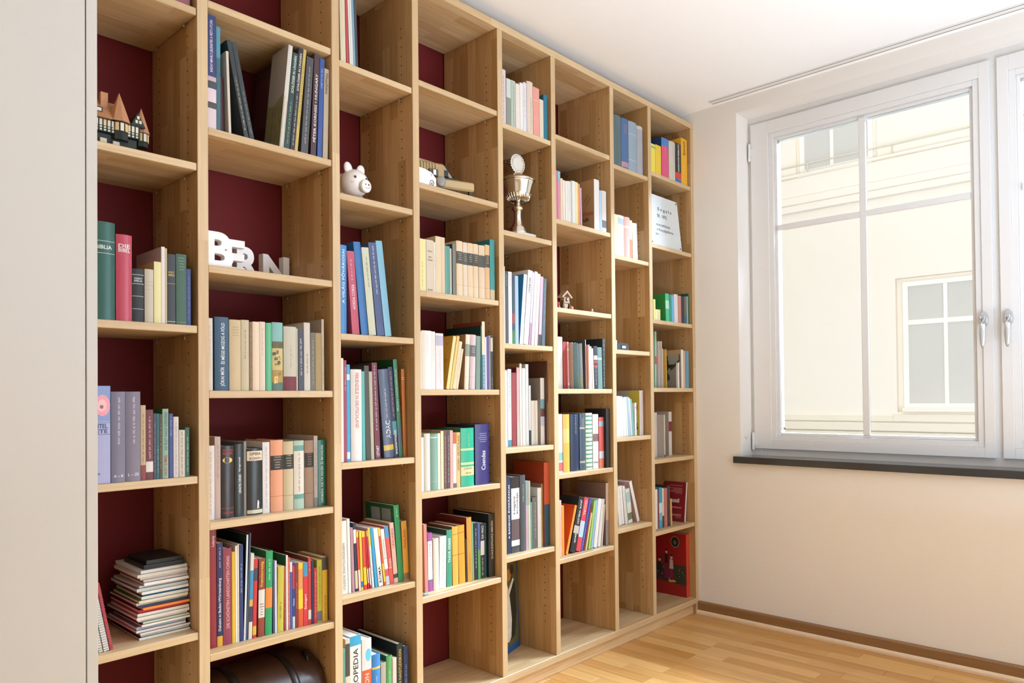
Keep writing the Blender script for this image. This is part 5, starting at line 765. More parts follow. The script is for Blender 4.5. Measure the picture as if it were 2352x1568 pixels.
def make_book(row):
    bay,sh,z,x,w,h,d,s,lean,hx,label,o=row
    r=o.get('r'); gl=o.get('g')
    b=min(.006,w*.13) if r else min(.0012,w*.05)
    hard=bool(r) or w>.02
    t=min(.0026 if hard else .0009,w*.16)
    ns=6 if r else 3
    rough=.28 if gl else (.6 if r else .48)
    mats=[ink(hx,rough,.035,30,'book_spine'),ink(o.get('c',hx),rough,.04,30,'book_cover')]
    # bands on the spine
    zs={0.,1.}; bands=list(o.get('b',()))
    if o.get('stripes'): bands+= [(.03+k*.075,.03+k*.075+.028,o['stripes']) for k in range(13)]
    if o.get('land'): bands+=[(0,.12,'5f7d74'),(.12,.3,'b89a5a'),(.3,.62,'d8c486'),(.62,.72,'6a6a50')]
    for (a,c,_) in bands: zs|={a,c}
    zs=sorted(zs); bi=[]
    for k in range(len(zs)-1):
        mid=(zs[k]+zs[k+1])/2; col=None
        for (a,c,cc) in bands:
            if a<=mid<=c: col=cc
        if col is None: bi.append(0)
        else:
            mt=ink(col,rough,.04,30,'book_print')
            if mt not in mats: mats.append(mt)
            bi.append(mats.index(mt))
    ox=0 if lean<=0 else -w
    m=MB()
    arc=[(w*k/ns,spine_y(w*k/ns,w,b)) for k in range(ns+1)]
    def V(px,py,pz): return (px+ox,py,pz)
    for zz in zs:
        m.v+=[V(xa,ya,zz*h) for xa,ya in arc]
    for k in range(len(zs)-1):
        for i in range(ns):
            a=k*(ns+1)+i; m.f.append((a,a+1,a+ns+2,a+ns+1)); m.m.append(bi[k]); m.sm.append(bool(r))
    c=1
    m.poly([V(0,d,0),V(0,0,0),V(0,0,h),V(0,d,h)],c); m.poly([V(w,0,0),V(w,d,0),V(w,d,h),V(w,0,h)],c)
    m.poly([V(t,t,0),V(t,d,0),V(t,d,h),V(t,t,h)],c); m.poly([V(w-t,d,0),V(w-t,t,0),V(w-t,t,h),V(w-t,d,h)],c)
    m.poly([V(w-t,t,0),V(t,t,0),V(t,t,h),V(w-t,t,h)],c)
    m.poly([V(0,d,0),V(0,d,h),V(t,d,h),V(t,d,0)],c); m.poly([V(w-t,d,0),V(w-t,d,h),V(w,d,h),V(w,d,0)],c)
    for zz,up in ((0,0),(h,1)):
        for q in ([V(0,0,zz),V(t,t,zz),V(t,d,zz),V(0,d,zz)],[V(w-t,t,zz),V(w,0,zz),V(w,d,zz),V(w-t,d,zz)],
                  [V(px,py,zz) for px,py in arc]+[V(w-t,t,zz),V(t,t,zz)]):
            m.poly(q if up else q[::-1],c)
    px=x if lean<=0 else x+w
    bk=m.obj('book',mats,None,(px,s,z+.0004),(0,R(lean),0),fix=False); tag(bk,label,'book',GROUPS[bay])
    ins=.003 if hard else .0006
    p=MB(); p.box(t+.0001+ox,w-t-.0001+ox,t+.0003,d-.003,ins,h-ins); p.obj('pages',PAPER if rng.random()<.6 else PAPERW,bk,fix=False)
    # lettering
    for (txt,col,mode,f0,f1) in o.get('tx',()):
        zc=(f0+f1)/2*h; L=(f1-f0)*h; xc=w/2
        if txt=='krónikája': xc=w*.72
        elif txt=='A magyarok': xc=w*.36
        elif txt in('NICKY GUMBEL',): xc=w*.5
        wd=w*(.30 if txt in('krónikája','A magyarok') else (.56 if w<.022 else .44))
        if mode=='h': put_text(bk,'title',txt,col,(w*.72,L),lambda u,v:(xc+u+ox,spine_y(xc+u,w,b)-.0003,zc+v),.02)
        elif mode=='u': put_text(bk,'title',txt,col,(L,wd),lambda u,v:(xc-v+ox,spine_y(xc-v,w,b)-.0003,zc+u))
        else: put_text(bk,'title',txt,col,(L,wd),lambda u,v:(xc+v+ox,spine_y(xc+v,w,b)-.0003,zc-u))
    if o.get('m'):
        mk=o['m']; col,f0,f1=mk[:3]; mm=MB()
        if len(mk)>3:   # short lines across the spine
            zz=f1*h
            while zz>f0*h:
                ww=w*rng.uniform(.3,.62); xa=(w-ww)/2; k=xa
                while k<xa+ww:
                    e=min(rng.uniform(.0016,.0034),w*.12); 
                    mm.poly([(q+ox,spine_y(q,w,b)-.0003,zv) for q,zv in ((k,zz-.0024),(k+e*.6,zz-.0024),(k+e*.6,zz),(k,zz))]); k+=e*.6+.0007
                zz-=.0075
        else:           # one line running up the spine
            zz=f0*h; hw=min(.0030,w*.16); xc=w*rng.uniform(.45,.55)
            while zz<f1*h:
                for _ in range(rng.randint(3,9)):
                    e=rng.uniform(.0008,.0019); lo=hw*rng.choice((.55,.55,1)); hi=hw*rng.choice((.5,.6,1))
                    mm.poly([(q+ox,spine_y(q,w,b)-.0003,zv) for q,zv in ((xc-hi,zz),(xc+lo,zz),(xc+lo,zz+e),(xc-hi,zz+e))]); zz+=e+.0008
                    if zz>f1*h: break
                zz+=.0034
        if mm.f:
            cc=[.62*u+.38*v for u,v in zip(rgb(col),rgb(hx))]
            mm.obj('lettering',paint(tuple(round(q*.8,3) for q in cc),.6,.02,name='print'),bk,fix=False)['kind']='stuff'
    special(bk,o,ox,w,h,d,b)
    return bk
def cover_shape(bk,name,ox,pts,col,k=1):
    """flat print on the left cover; pts in metres (distance behind the spine, height)"""
    m=MB(); m.poly([(ox-.0002*k,y,z) for y,z in pts][::-1]); return m.obj(name,paint(col,.5,.08,60,name='print'),bk,fix=False)
def spine_shape(bk,name,ox,pts,col,w,b,k=1):
    m=MB(); m.poly([(x+ox,spine_y(x,w,b)-.0003*k,z) for x,z in pts]); return m.obj(name,paint(col,.5,.15,200,name='print'),bk,fix=False)
def circ(cx,cz,rx,rz,n=18): return [(cx+rx*math.cos(2*PI*k/n),cz+rz*math.sin(2*PI*k/n)) for k in range(n)]
def special(bk,o,ox,w,h,d,b):
    if o.get('flower'):
        spine_shape(bk,'flower_print',ox,circ(w*.62,h*.80,w*.36,h*.11),'e39aa6',w,b); spine_shape(bk,'flower_print',ox,circ(w*.6,h*.80,w*.22,h*.065),'eeb6b8',w,b,1.6); spine_shape(bk,'flower_print',ox,circ(w*.58,h*.785,w*.09,h*.02),'8a6a78',w,b,2.2)
        spine_shape(bk,'emblem',ox,circ(w*.45,h*.1,w*.06,h*.01),'5a6a98',w,b)
    if o.get('oval'): spine_shape(bk,'oval_emblem',ox,circ(w*.46,h*.80,w*.36,h*.04),o['oval'],w,b)
    if o.get('globe'): spine_shape(bk,'globe_emblem',ox,circ(w*.66,h*.82,w*.3,h*.07),'5fb4d4',w,b)
    if o.get('man'):
        for q in (circ(w*.66,h*.205,w*.04,h*.012),[(w*.6,h*.15),(w*.72,h*.15),(w*.74,h*.19),(w*.62,h*.195)],[(w*.58,h*.09),(w*.63,h*.09),(w*.67,h*.15),(w*.61,h*.15)],[(w*.68,h*.09),(w*.73,h*.09),(w*.71,h*.15),(w*.66,h*.15)]):
            spine_shape(bk,'figure_print',ox,q,'e8e4dc',w,b)
    if o.get('land'):
        rr=random.Random(3)
        for k in range(16):
            cx=w*rr.uniform(.12,.88); cz=h*rr.uniform(.03,.68); e=rr.uniform(.002,.006)
            spine_shape(bk,'landscape_print',ox,[(max(.001,cx-e),cz-e),(min(w-.001,cx+e),cz-e*.6),(min(w-.001,cx+e*.7),cz+e),(max(.001,cx-e*.8),cz+e*.8)],rr.choice(('4a4a34','6a5a2c','3f5a5a','e0c070','8a6a34')),w,b,1+k*.1)
    if o.get('grass'):
        cover_shape(bk,'grass_photo',ox,[(.002,.002),(d-.002,.002),(d-.002,h*.46),(d*.6,h*.44),(d*.3,h*.5),(.002,h*.52)],'8c8258')
        rr=random.Random(4); m=MB()
        for k in range(70):
            y=rr.uniform(.006,d-.03); z=rr.uniform(.004,h*.38); L=rr.uniform(.02,.05)
            m.poly([(ox-.0005,y,z),(ox-.0005,y+.0015,z),(ox-.0005,y-.006,z+L)][::-1] if y>.012 else [(ox-.0005,y,z),(ox-.0005,y+.002,z),(ox-.0005,y,z+L)])
        m.obj('grass_blades',paint('5c5636',.6,.2,80,name='print'),bk,fix=False)['kind']='stuff'
        spine_shape(bk,'grass_photo',ox,[(.001,.002),(w-.001,.002),(w-.001,h*.45),(.001,h*.5)],'a8a084',w,b)
    if o.get('ochre'):
        m=MB()
        for k in range(7): m.poly([(ox-.0003,.015,h*.55-k*.007),(ox-.0003,.05,h*.55-k*.007),(ox-.0003,.05,h*.55-k*.007+.001),(ox-.0003,.015,h*.55-k*.007+.001)][::-1])
        m.poly([(ox-.0003,.02,h*.88),(ox-.0003,.028,h*.83),(ox-.0003,.036,h*.90),(ox-.0003,.028,h*.85)][::-1])
        m.obj('cover_print',paint('7a5218',.6,.05,name='print'),bk,fix=False)
    if o.get('kraft'):
        cover_shape(bk,'label_print',ox,[(d-.05,h*.5),(d-.022,h*.5),(d-.022,h*.86),(d-.05,h*.86)],'b0a2a4')
        put_text(bk,'title','STIAN','',(.055,.017),lambda u,v:(ox-.0004,.036-u,h*.33+v),.03,paint('b8402c',.6,.02,name='print'))
        put_text(bk,'title','ILEK','',(.036,.015),lambda u,v:(ox-.0004,.046-u,h*.22+v),.03,paint('4a3428',.6,.02,name='print'))
        for (ya,za,yb,zb) in ((.03,.72,.056,.57),(.018,.66,.044,.5)):
            cover_shape(bk,'arrow_print',ox,[(ya,h*za),(ya+.003,h*za),(yb+.003,h*zb),(yb,h*zb)],'6a3226',2)
    if o.get('statue'):
        D1='3c3a30'
        for q in (circ(.088,h*.80,.011,h*.065),[(.075,h*.74),(.108,h*.74),(.118,h*.5),(.115,h*.40),(.085,h*.4),(.072,h*.58)],
                  [(.075,h*.62),(.085,h*.48),(.04,h*.62),(.014,h*.74),(.012,h*.70),(.036,h*.56),(.06,h*.46)],
                  [(.115,h*.42),(.082,h*.42),(.07,h*.33),(.066,h*.24),(.085,h*.17),(.118,h*.16)]):
            cover_shape(bk,'figure_print',ox,q,D1)
        cover_shape(bk,'cover_print',ox,[(.003,h*.9),(d-.002,h*.9),(d-.002,h*.998),(.003,h*.998)],'b08c64')
        cover_shape(bk,'cover_print',ox,[(.006,h*.68),(.013,h*.68),(.013,h*.88),(.006,h*.88)],'4a4438')
    if o.get('yellow'):
        cover_shape(bk,'cover_band',ox,[(.002,.002),(.062,.002),(.062,h-.002),(.002,h-.002)],'c4ac3c')
        for (yy,zz,rx,rz,cc) in ((.022,.62,.013,.02,'c8603a'),(.026,.46,.012,.012,'c45a38'),(.03,.34,.014,.005,'6a5a4a'),(.028,.24,.016,.014,'5a3040'),(.024,.16,.015,.012,'5a3040'),(.03,.055,.014,.009,'5a4a44')):
            cover_shape(bk,'cover_print',ox,circ(yy,h*zz,rx,rz,10),cc,2)
    if o.get('redtext'):
        m=MB(); rr=random.Random(9)
        for zz,L in ((.90,.075),(.83,.07),(.80,.05),(.77,.075),(.74,.08),(.71,.04),(.35,.06),(.33,.055),(.17,.08),(.15,.085),(.13,.08),(.09,.035)):
            y=.022
            while y<.022+L:
                e=rr.uniform(.003,.009); m.poly([(ox-.0003,y,h*zz),(ox-.0003,y+e,h*zz),(ox-.0003,y+e,h*zz+.0022),(ox-.0003,y,h*zz+.0022)][::-1]); y+=e+.0016
        m.obj('cover_text',paint('d8a8a4',.6,.03,name='print'),bk,fix=False)['kind']='stuff'
        cover_shape(bk,'cover_drawing',ox,[(.036,h*.47),(.10,h*.47),(.10,h*.55),(.05,h*.55),(.036,h*.58)],'c8b8b0')
    if o.get('backtext'):
        m=MB(); rr=random.Random(8)
        for k in range(26):
            y=.105; zz=h*.86-k*.0062
            while y<.200:
                e=rr.uniform(.004,.012); m.poly([(ox-.0003,y,zz),(ox-.0003,y+e,zz),(ox-.0003,y+e,zz+.0016),(ox-.0003,y,zz+.0016)][::-1]); y+=e+.002
        m.obj('cover_text',paint('7a4444',.6,.03,name='print'),bk,fix=False)['kind']='stuff'
    if o.get('oriental'):
        # generic figures on a dark foreground, no particular picture
        cover_shape(bk,'foreground_print',ox,[(.004,h*.18),(d-.002,h*.22),(d-.002,h*.52),(d*.6,h*.46),(d*.35,h*.5),(.004,h*.50)],'3a3826')
        spine_shape(bk,'foreground_print',ox,[(.001,h*.2),(w-.001,h*.2),(w-.001,h*.52),(.001,h*.52)],'3c3a28',w,b)
        cover_shape(bk,'oval_frame',ox,circ(.066,h*.86,.026,h*.092),'a8a08c',2); cover_shape(bk,'oval_portrait',ox,circ(.066,h*.86,.0235,h*.083),'26261f',3); cover_shape(bk,'oval_portrait',ox,circ(.066,h*.85,.009,h*.035),'6a6450',4)
        rr=random.Random(12)
        for k in range(46):
            yy=rr.uniform(.01,d-.01); zz=h*rr.uniform(.22,.46); e=rr.uniform(.002,.005)
            cover_shape(bk,'foliage_print',ox,circ(yy,zz,e,e,6),rr.choice(('6a6a3c','8a8a5a','22321e','a89a5a','1e1e1a','7a3a2a')),2+k*.02)
        for (yc,zt,c1,c2) in ((.118,.70,'26262a','7a1f34'),(.088,.62,'c8b0a0','7c1f4a'),(.16,.56,'1e2a2c','3a2a3a')):
            cover_shape(bk,'figure_print',ox,[(yc-.013,h*.26),(yc+.015,h*.26),(yc+.013,h*(zt-.16)),(yc-.010,h*(zt-.16))],c2,4)
            cover_shape(bk,'figure_print',ox,[(yc-.012,h*(zt-.2)),(yc+.013,h*(zt-.2)),(yc+.010,h*(zt-.05)),(yc-.008,h*(zt-.05))],c1,5)
            cover_shape(bk,'figure_print',ox,circ(yc,h*(zt-.015),.0075,h*.032,10),'d0b8a4',6); cover_shape(bk,'figure_print',ox,circ(yc,h*(zt+.012),.008,h*.016,8),'1e1c1c',7)
        cover_shape(bk,'figure_print',ox,[(.06,h*.22),(.10,h*.2),(.11,h*.23),(.07,h*.25)],'c8a040',6)
    if o.get('album'):
        for (ya,yb,cc) in ((.018,.068,'8a9088'),(.078,.128,'9aa0a4')):
            cover_shape(bk,'cover_panel',ox,[(ya,h*.68),(yb,h*.68),(yb,h*.95),(ya,h*.95)],cc)
            cover_shape(bk,'cover_emblem',ox,circ((ya+yb)/2,h*.72,.013,h*.035,14),'3a6a80',2)
GROUPS={1:'books in the leftmost bay',2:'books in the second bay',3:'books in the third bay',4:'books in the fourth bay',5:'books in the fifth bay',6:'books in the sixth bay',7:'books in the seventh bay',8:'books in the last bay by the window wall'}
for row in BOOKS: make_book(row)
# ------------------------------------------------------------------ ornaments and other things on the shelves
def sh(bay,k): return SHZ[bay-1][k-1]+.0003
# half-timbered model house
z=sh(1,2); x0,y0=.560,.065
TIM=paint('20271f',.6,.1,60,name='dark_timber'); INF=paint('d9d1bb',.7,.08,80,name='plaster_infill'); YEL=paint('dcbf84',.5,.06,name='window_yellow_paint'); TILE=paint('bd8760',.7,.18,140,.3,name='clay_roof')  # model house windows are plain yellow paint
hs=thing('model_house','ceramic half-timbered model house with clay roofs and pointed turrets','ornament',(x0,y0,z))
m=MB(); m.box(0,.150,.008,.100,0,.046,0,.002); m.obj('ground_floor',TIM,hs)
m=MB(); m.box(-.004,.155,.0,.106,.046,.080,0,.0015); m.obj('upper_floor',TIM,hs)
for k in range(16):
    xa=.001+k*.0095
    m=MB(); m.box(xa,xa+.0062,-.0012,.0,.062,.077); m.obj('infill_panel',YEL if k%3==1 else INF,hs)
    for zq in (.0555,.0485):
        m=MB(); m.box(xa+.0005,xa+.0055,-.0012,.0,zq,zq+.0045); m.obj('infill_panel',INF,hs)
m=MB(); m.prism([(-.008,.080),(.112,.080),(.060,.141),(.050,.141)],'x',-.006,.122); m.obj('roof',TILE,hs)
m=MB(); m.box(.070,.088,.030,.046,.108,.158,0,.001); m.obj('chimney',TILE,hs)
m=MB(); m.box(.052,.068,.008,.03,.096,.110); m.obj('dormer',TIM,hs); m=MB(); m.box(.055,.065,.0068,.008,.099,.107); m.obj('dormer_window',INF,hs)
m=MB(); m.lathe(.108,.012,[(.022,.034),(.022,.082)],8,smooth=False); m.obj('turret',TIM,hs)
for k in range(8):
    a=R(-150+k*30)
    o=MB(); o.box(-.0042,.0042,-.001,.0,.056,.076); o.obj('infill_panel',YEL if k%2 else INF,hs,(.108+.0215*math.cos(a),.012+.0215*math.sin(a),0),(0,0,a+PI/2))
m=MB(); m.lathe(.108,.012,[(.028,.080),(.015,.118),(.0005,.158)],8,smooth=False); m.obj('turret_roof',TILE,hs)
m=MB(); m.prism([(.132,.080),(.168,.080),(.150,.116)],'y',.0,.09); m.obj('gable',TIM,hs)
for (px,pz,e) in ((.143,.088,.006),(.152,.088,.006),(.147,.099,.006)):
    m=MB(); m.box(px,px+e,-.0012,0,pz,pz+.008); m.obj('infill_panel',INF,hs)
m=MB(); m.lathe(.168,.030,[(.017,.036),(.017,.074)],8,smooth=False); m.obj('turret',TIM,hs)
for k in range(6):
    a=R(-150+k*36)
    o=MB(); o.box(-.004,.004,-.001,.0,.050,.070); o.obj('infill_panel',YEL if k%2 else INF,hs,(.168+.0168*math.cos(a),.030+.0168*math.sin(a),0),(0,0,a+PI/2))
m=MB(); m.lathe(.168,.030,[(.022,.072),(.011,.108),(.0005,.140)],8,smooth=False); m.obj('turret_roof',TILE,hs)
m=MB(); m.box(.06,.075,.0,.009,.0,.03); m.box(.09,.105,.0,.009,.0,.028); m.obj('entrance',INF,hs)
# white piggy bank
z=sh(3,2); CER=paint('efe9e4',.25,.01,10,name='white_glaze'); INK=paint('2a2626',.4,.02,name='black_glaze'); INKG=paint('8a8480',.4,.02,name='grey_glaze')
pg=thing('piggy_bank','white ceramic piggy bank with drawn smiling face','piggy bank',(1.395,.15,z))
m=MB(); m.ell((0,.02,.060),(.060,.088,.056),28,18); m.ell((-.004,-.062,.068),(.048,.046,.046),26,16); m.obj('body',CER,pg)
for s_ in (-1,1):
    m=MB(); m.ell((-.006+s_*.024,-.066,.112),(.016,.008,.022),16,10,rot=Matrix.Rotation(R(14*s_),3,'Y')); m.obj('ear',CER,pg)
    m=MB(); m.ell((-.006+s_*.021,-.1045+.002*abs(s_),.078),(.0042,.003,.0042),12,8); m.obj('eye',INK,pg)
    for yy in (-.03,.07):
        m=MB(); m.lathe(s_*.032,yy,[(.015,.0),(.017,.02),(.02,.035)],16); m.obj('foot',CER,pg)
m=MB(); m.lathe(0,0,[(.021,0),(.0215,.012),(.019,.016),(.0001,.017)],22); m.obj('snout',CER,pg,(.006,-.101,.052),(R(90),0,R(8)))
for s_ in (-1,1):
    m=MB(); m.ell((.008+s_*.006,-.1185,.056),(.0022,.0012,.0028),8,6); m.obj('nostril',INK,pg)
m=MB(); m.tube([(.008+.010*math.sin(t),-.1186,.050-.006*math.cos(t)) for t in [R(-60+k*15) for k in range(9)]],.0007,5); m.obj('smile',INKG,pg)
m=MB(); m.tube([(-.044+.012*k/5,-.100-.002*k/5,.061-.003*math.sin(k/5*PI)) for k in range(6)],.0007,5); m.obj('cheek_line',INKG,pg)
# white letters B E R N
z=sh(2,3); LET=paint('f0ece8',.4,.01,10,name='white_lacquered_wood')
def letter(ch,x0,y,wd,hgt,rot,desc):
    vs,fs=font_mesh(ch,res=6,ext=.06,bold=.035)
    ax=min(v.x for v in vs);bx_=max(v.x for v in vs);ay=min(v.y for v in vs);by=max(v.y for v in vs);cz=max(v.z for v in vs)
    m=MB(); m.v=[((v.x-ax)/(bx_-ax)*wd,-v.z/cz*.012,(v.y-ay)/(by-ay)*hgt) for v in vs]; m.f=fs; m.m=[0]*len(fs); m.sm=[False]*len(fs)
    o=m.obj('letter',LET,None,(x0,y,z),(0,0,R(rot))); tag(o,desc,'letter','white standing letters')
letter('B',.872,.046,.078,.100,0,'white standing letter B, frontmost of the four letters')
letter('E',.955,.110,.062,.100,0,'white standing letter E behind the letter B')
letter('R',1.026,.180,.074,.100,0,'white standing letter R between E and N')
letter('N',1.140,.238,.098,.100,6,'white standing letter N, rightmost and deepest letter')
# stack of magazines and the leaning notebooks beside it
z=sh(1,5)
MAG=[('e2ded4','3c4a3c','white bottom magazine'),('e6e2d8','5a4a34','off-white magazine'),('d8d4cc','34343c','pale grey magazine'),('e4d8d0','b06a5a','rose edged magazine'),('a9c4d4','6a7684','pale blue magazine'),('e8e4da','8a4a44','white magazine with brick cover'),('c9d4b8','3a5a38','pale green magazine'),('ece8e0','9a2c34','thin white magazine with crimson cover'),('e0d8cc','7a7470','beige edged magazine'),('e8e2d6','b04a3a','cream magazine with rust cover'),('c8303e','8a2830','scarlet magazine'),('ea8a34','b0562c','bright orange magazine'),('3a3a5c','6a3a44','dark violet magazine'),('e6e4de','3c4438','white magazine with dark green cover'),('ddd2b8','4a7a34','cream magazine with leaf green cover'),('e9e6df','3f8a3c','white magazine with bright green cover'),('2a78ba','c8c4bc','bright blue magazine'),('e4e2dc','8a8478','white magazine above the blue one'),('c8d0cc','3f6a80','grey green magazine'),('e6e4de','cfc8bc','pale magazine'),('eceae4','5a6068','white magazine with slate cover'),('d8d4cc','c07040','stone magazine with copper cover'),('e2dfd8','4a4a6a','light magazine with indigo cover'),('cfcac0','a8a296','warm grey magazine'),('e0ddd6','d0ccc4','top pale magazine')]
ORDW='first second third fourth fifth sixth seventh eighth ninth tenth eleventh twelfth thirteenth'.split()
def flat_book(name,x0,y0,w,d,z0,t,spine,cover,label,cat,group,rot=0):
    c=min(.0008,t*.2); m=MB(); mats=[paint(spine,.5,.06,60,name='magazine_spine'),paint(cover,.45,.1,30,name='magazine_cover')]
    m.box(0,w,0,d,0,c,1); m.box(0,w,0,d,t-c,t,1); m.box(.0,w,-.0006,.0006,.0,t,0); m.box(-.0004,.0004,0,d*.995,c,t-c,1) if cat=='notebook' else None
    o=m.obj(name,mats,None,(x0,y0,z0),(0,0,R(rot))); tag(o,label,cat,group)
    p=MB(); p.box(.001,w-.001,.001,d-.002,c,t-c); p.obj('pages',PAPERW,o)
    return o
rr=random.Random(21); zz=z; nM=len(MAG)
for i,(sp_,cv,desc) in enumerate(MAG):
    t=rr.uniform(.0050,.0082); f=i/nM
    xa=.702+ .012*math.sin(i*1.3)*(.4+f*.5)+f*.012+rr.uniform(-.004,.004); ww=min(.833-xa,.132-f*.006+rr.uniform(-.006,.004))-.001
    if i<nM/2: lab=f'{desc}, {("bottom" if i==0 else ORDW[i]+" from the bottom")} of the stacked pile'
    else: lab=f'{desc}, {("top" if i==nM-1 else ORDW[nM-1-i]+" from the top")} of the stacked pile'
    flat_book('magazine',xa,.050+.006*math.sin(i*2.1)+f*.016,ww,.215-f*.03+rr.uniform(-.01,.01),zz,t,sp_,cv,lab,'magazine','stacked magazines on the lower left shelf',rr.uniform(-1.0,1.0)); zz+=t+.0002
NBK=paint('17201f',.5,.05,name='black_notebook_cover')
for i,(xa,ww,ya,d,t,lab) in enumerate(((.725,.103,.075,.15,.011,'black notebook with white pages lying on the magazine pile'),(.733,.090,.080,.135,.010,'smaller black notebook on the very top of the magazine pile'))):
    flat_book('notebook',xa,ya,ww,d,zz,t,'1d2423','17201f',lab,'notebook','black notebooks on the magazine pile',-1); 
    zz+=t+.0002
for i,(xa,ww,col,edge,lab) in enumerate(((.5935,.0075,'d8b63c','e2c04c','yellow booklet leaning leftmost beside the magazine pile'),(.6030,.0090,'e4ded0','3f7a64','white spiral pad with green edge beside the magazine pile'),(.6140,.0120,'e8e4dc','2a2c2c','thick white spiral pad leaning beside the magazine pile'),(.6280,.0070,'c03a44','b83440','red spiral notebook leaning against the white pads'))):
    m=MB(); L=.172; m.box(0,ww,0,.15,0,L,0,.0006)
    o=m.obj('spiral_notebook',[paint(col,.5,.05,name='pad_cover')],None,(xa,.026,z+.0002),(0,R(-10.5),0)); tag(o,lab,'notebook','notebooks leaning beside the magazine pile')
    if i in (1,2,3):
        w_=MB()
        for k in range(26): w_.tube([(ww*.5+ (ww*.6)*math.cos(q),-.001+.0028*math.sin(q),.006+k*.0062) for q in [2*PI*j/8 for j in range(9)]],.0006,4,cap=False)
        w_.obj('wire_binding',paint('8a8a88',.35,.02,metal=1,name='wire'),o)['kind']='stuff'
    p=MB(); p.box(-.0003,.0,.004,.148,.003,L-.003); p.obj('cover_edge',paint(edge,.5,.05,name='pad_edge'),o)
# pale box at the bottom left
bx2=thing('cardboard_box','pale beige box whose top just shows at the bottom left','box',(.556,.05,ZB+.0003))
m=MB(); m.box(0,.072,0,.22,0,.325,0,.002); m.obj('body',paint('cfc0a4',.8,.05,name='beige_card'),bx2)
m=MB(); m.box(-.002,.074,-.002,.222,.320,.345,0,.002); m.obj('lid',paint('d8cbb0',.8,.05,name='beige_card_lid'),bx2)
# leather trunk
tk=thing('leather_trunk','dark brown domed leather trunk with straps at the bottom','trunk',(.875,.03,ZB+.0003))
LEA=paint('3a2214',.38,.35,18,.3,name='brown_leather'); STR=paint('1c1512',.4,.1,60,name='dark_strap')
def domed(x0,x1,yi,zi,e,name,mat,z0=.165):
    W=.262
    pr=[(yi,z0),(W-yi,z0)]+[(W/2+(W/2-yi)*math.cos(PI*k/14),z0+.01+(.095-zi)*math.sin(PI*k/14)) for k in range(15)]
    m=MB(); rings=[]
    for (xx,k) in ((x0,.90),(x0+e*.4,.97),(x0+e,1),(x1-e,1),(x1-e*.4,.97),(x1,.90)):
        rings.append([(xx,W/2+(u-W/2)*k,z0+(v-z0)*k) for u,v in pr])
    n=len(pr); b0=len(m.v)
    for r_ in rings: m.v+=r_
    for i in range(len(rings)-1):
        for k in range(n):
            a=b0+i*n+k;b_=b0+i*n+(k+1)%n; m.f.append((a,b_,b_+n,a+n)); m.m.append(0); m.sm.append(True)
    m.f.append(tuple(b0+k for k in range(n))); m.m.append(0); m.sm.append(False); e0=b0+(len(rings)-1)*n; m.f.append(tuple(e0+k for k in range(n))); m.m.append(0); m.sm.append(False)
    return m.obj(name,mat,tk)
m=MB(); m.box(0,.370,.002,.260,0,.163,0,.010); m.obj('body',LEA,tk)
domed(0,.370,0,0,.03,'lid',LEA)
for xa in (.085,.255):
    s_=domed(xa,xa+.026,-.0025,-.003,.002,'strap',STR)
    m=MB(); m.box(xa,xa+.026,-.0015,.003,.02,.168,0,.001); m.obj('strap_end',STR,s_)
    m=MB(); m.box(xa-.004,xa+.030,-.005,-.001,.105,.128,0,.001); m.obj('buckle',paint('8a7448',.35,.05,metal=1,name='brass'),s_)
m=MB(); m.tube([(.33,.05,.235),(.335,.06,.262),(.34,.085,.272),(.345,.11,.262)],.007,8); m.obj('handle_loop',STR,tk)
# slide projector
z=sh(4,2); BEI=paint('ab9060',.45,.05,30,name='beige_plastic'); BEL=paint('b89e70',.4,.04,30,name='beige_plastic_light'); BLK=paint('1d2322',.4,.05,name='black_plastic'); GRY=paint('a39c90',.35,.04,name='grey_plastic')
pj=thing('slide_projector','old beige ribbed slide projector with grey knob','projector',(1.640,.125,z),R(-18))
m=MB(); m.box(-.02,.150,.0,.125,.018,.121,0,.006); m.obj('housing',BEI,pj)
m=MB(); m.prism([(-.02,.121),(.150,.121),(.144,.126),(.10,.134),(.04,.142),(-.02,.144)],'y',.03,.123); m.obj('top_cover',BEI,pj)
for k in range(12):
    xa=-.016+k*.0115
    if k in (4,5): continue
    m=MB(); m.prism([(xa,-.0005),(xa+.002,-.0035),(xa+.0052,-.0035),(xa+.0072,-.0005)],'z',.052 if 6<k<11 else .022,.117); m.obj('rib',BEL,pj)
m=MB(); m.box(.095,.255,-.035,.10,.022,.056,0,.006); m.obj('tray',BEL,pj)
for xa in (.105,.235):
    m=MB(); m.box(xa,xa+.012,-.028,-.016,0,.023); m.obj('foot',BLK,pj)
m=MB(); m.box(.152,.212,.01,.07,.056,.076,0,.002); m.obj('slide_gate',BLK,pj)
m=MB(); m.box(.150,.166,.005,.03,.076,.100,0,.001); m.obj('lens_block',BLK,pj)
m=MB(); m.prism([(.148,.125),(.158,.127),(.197,.078),(.185,.076)],'y',.03,.06); m.obj('arm',GRY,pj)
m=MB(); m.lathe(0,0,[(.0185,0),(.019,.003),(.019,.012),(.017,.015),(.0001,.0155)],24); m.obj('knob',paint('8f8a80',.3,.03,name='grey_knob'),pj,(.118,-.028,.042),(R(90),0,0))
m=MB(); m.box(.082,.118,-.014,-.003,.066,.092,0,.001); sw=m.obj('switch_plate',paint('4a4844',.35,.04,name='switch_surround'),pj); m=MB(); m.box(.096,.108,-.018,-.013,.069,.089,0,.001); m.obj('switch',paint('d8d4cc',.2,.02,metal=.8,name='chrome'),sw)
for xa in (.200,.207):
    m=MB(); m.ell((xa,.03,.079),(.003,.003,.003),10,8); m.obj('button',CER,pj)
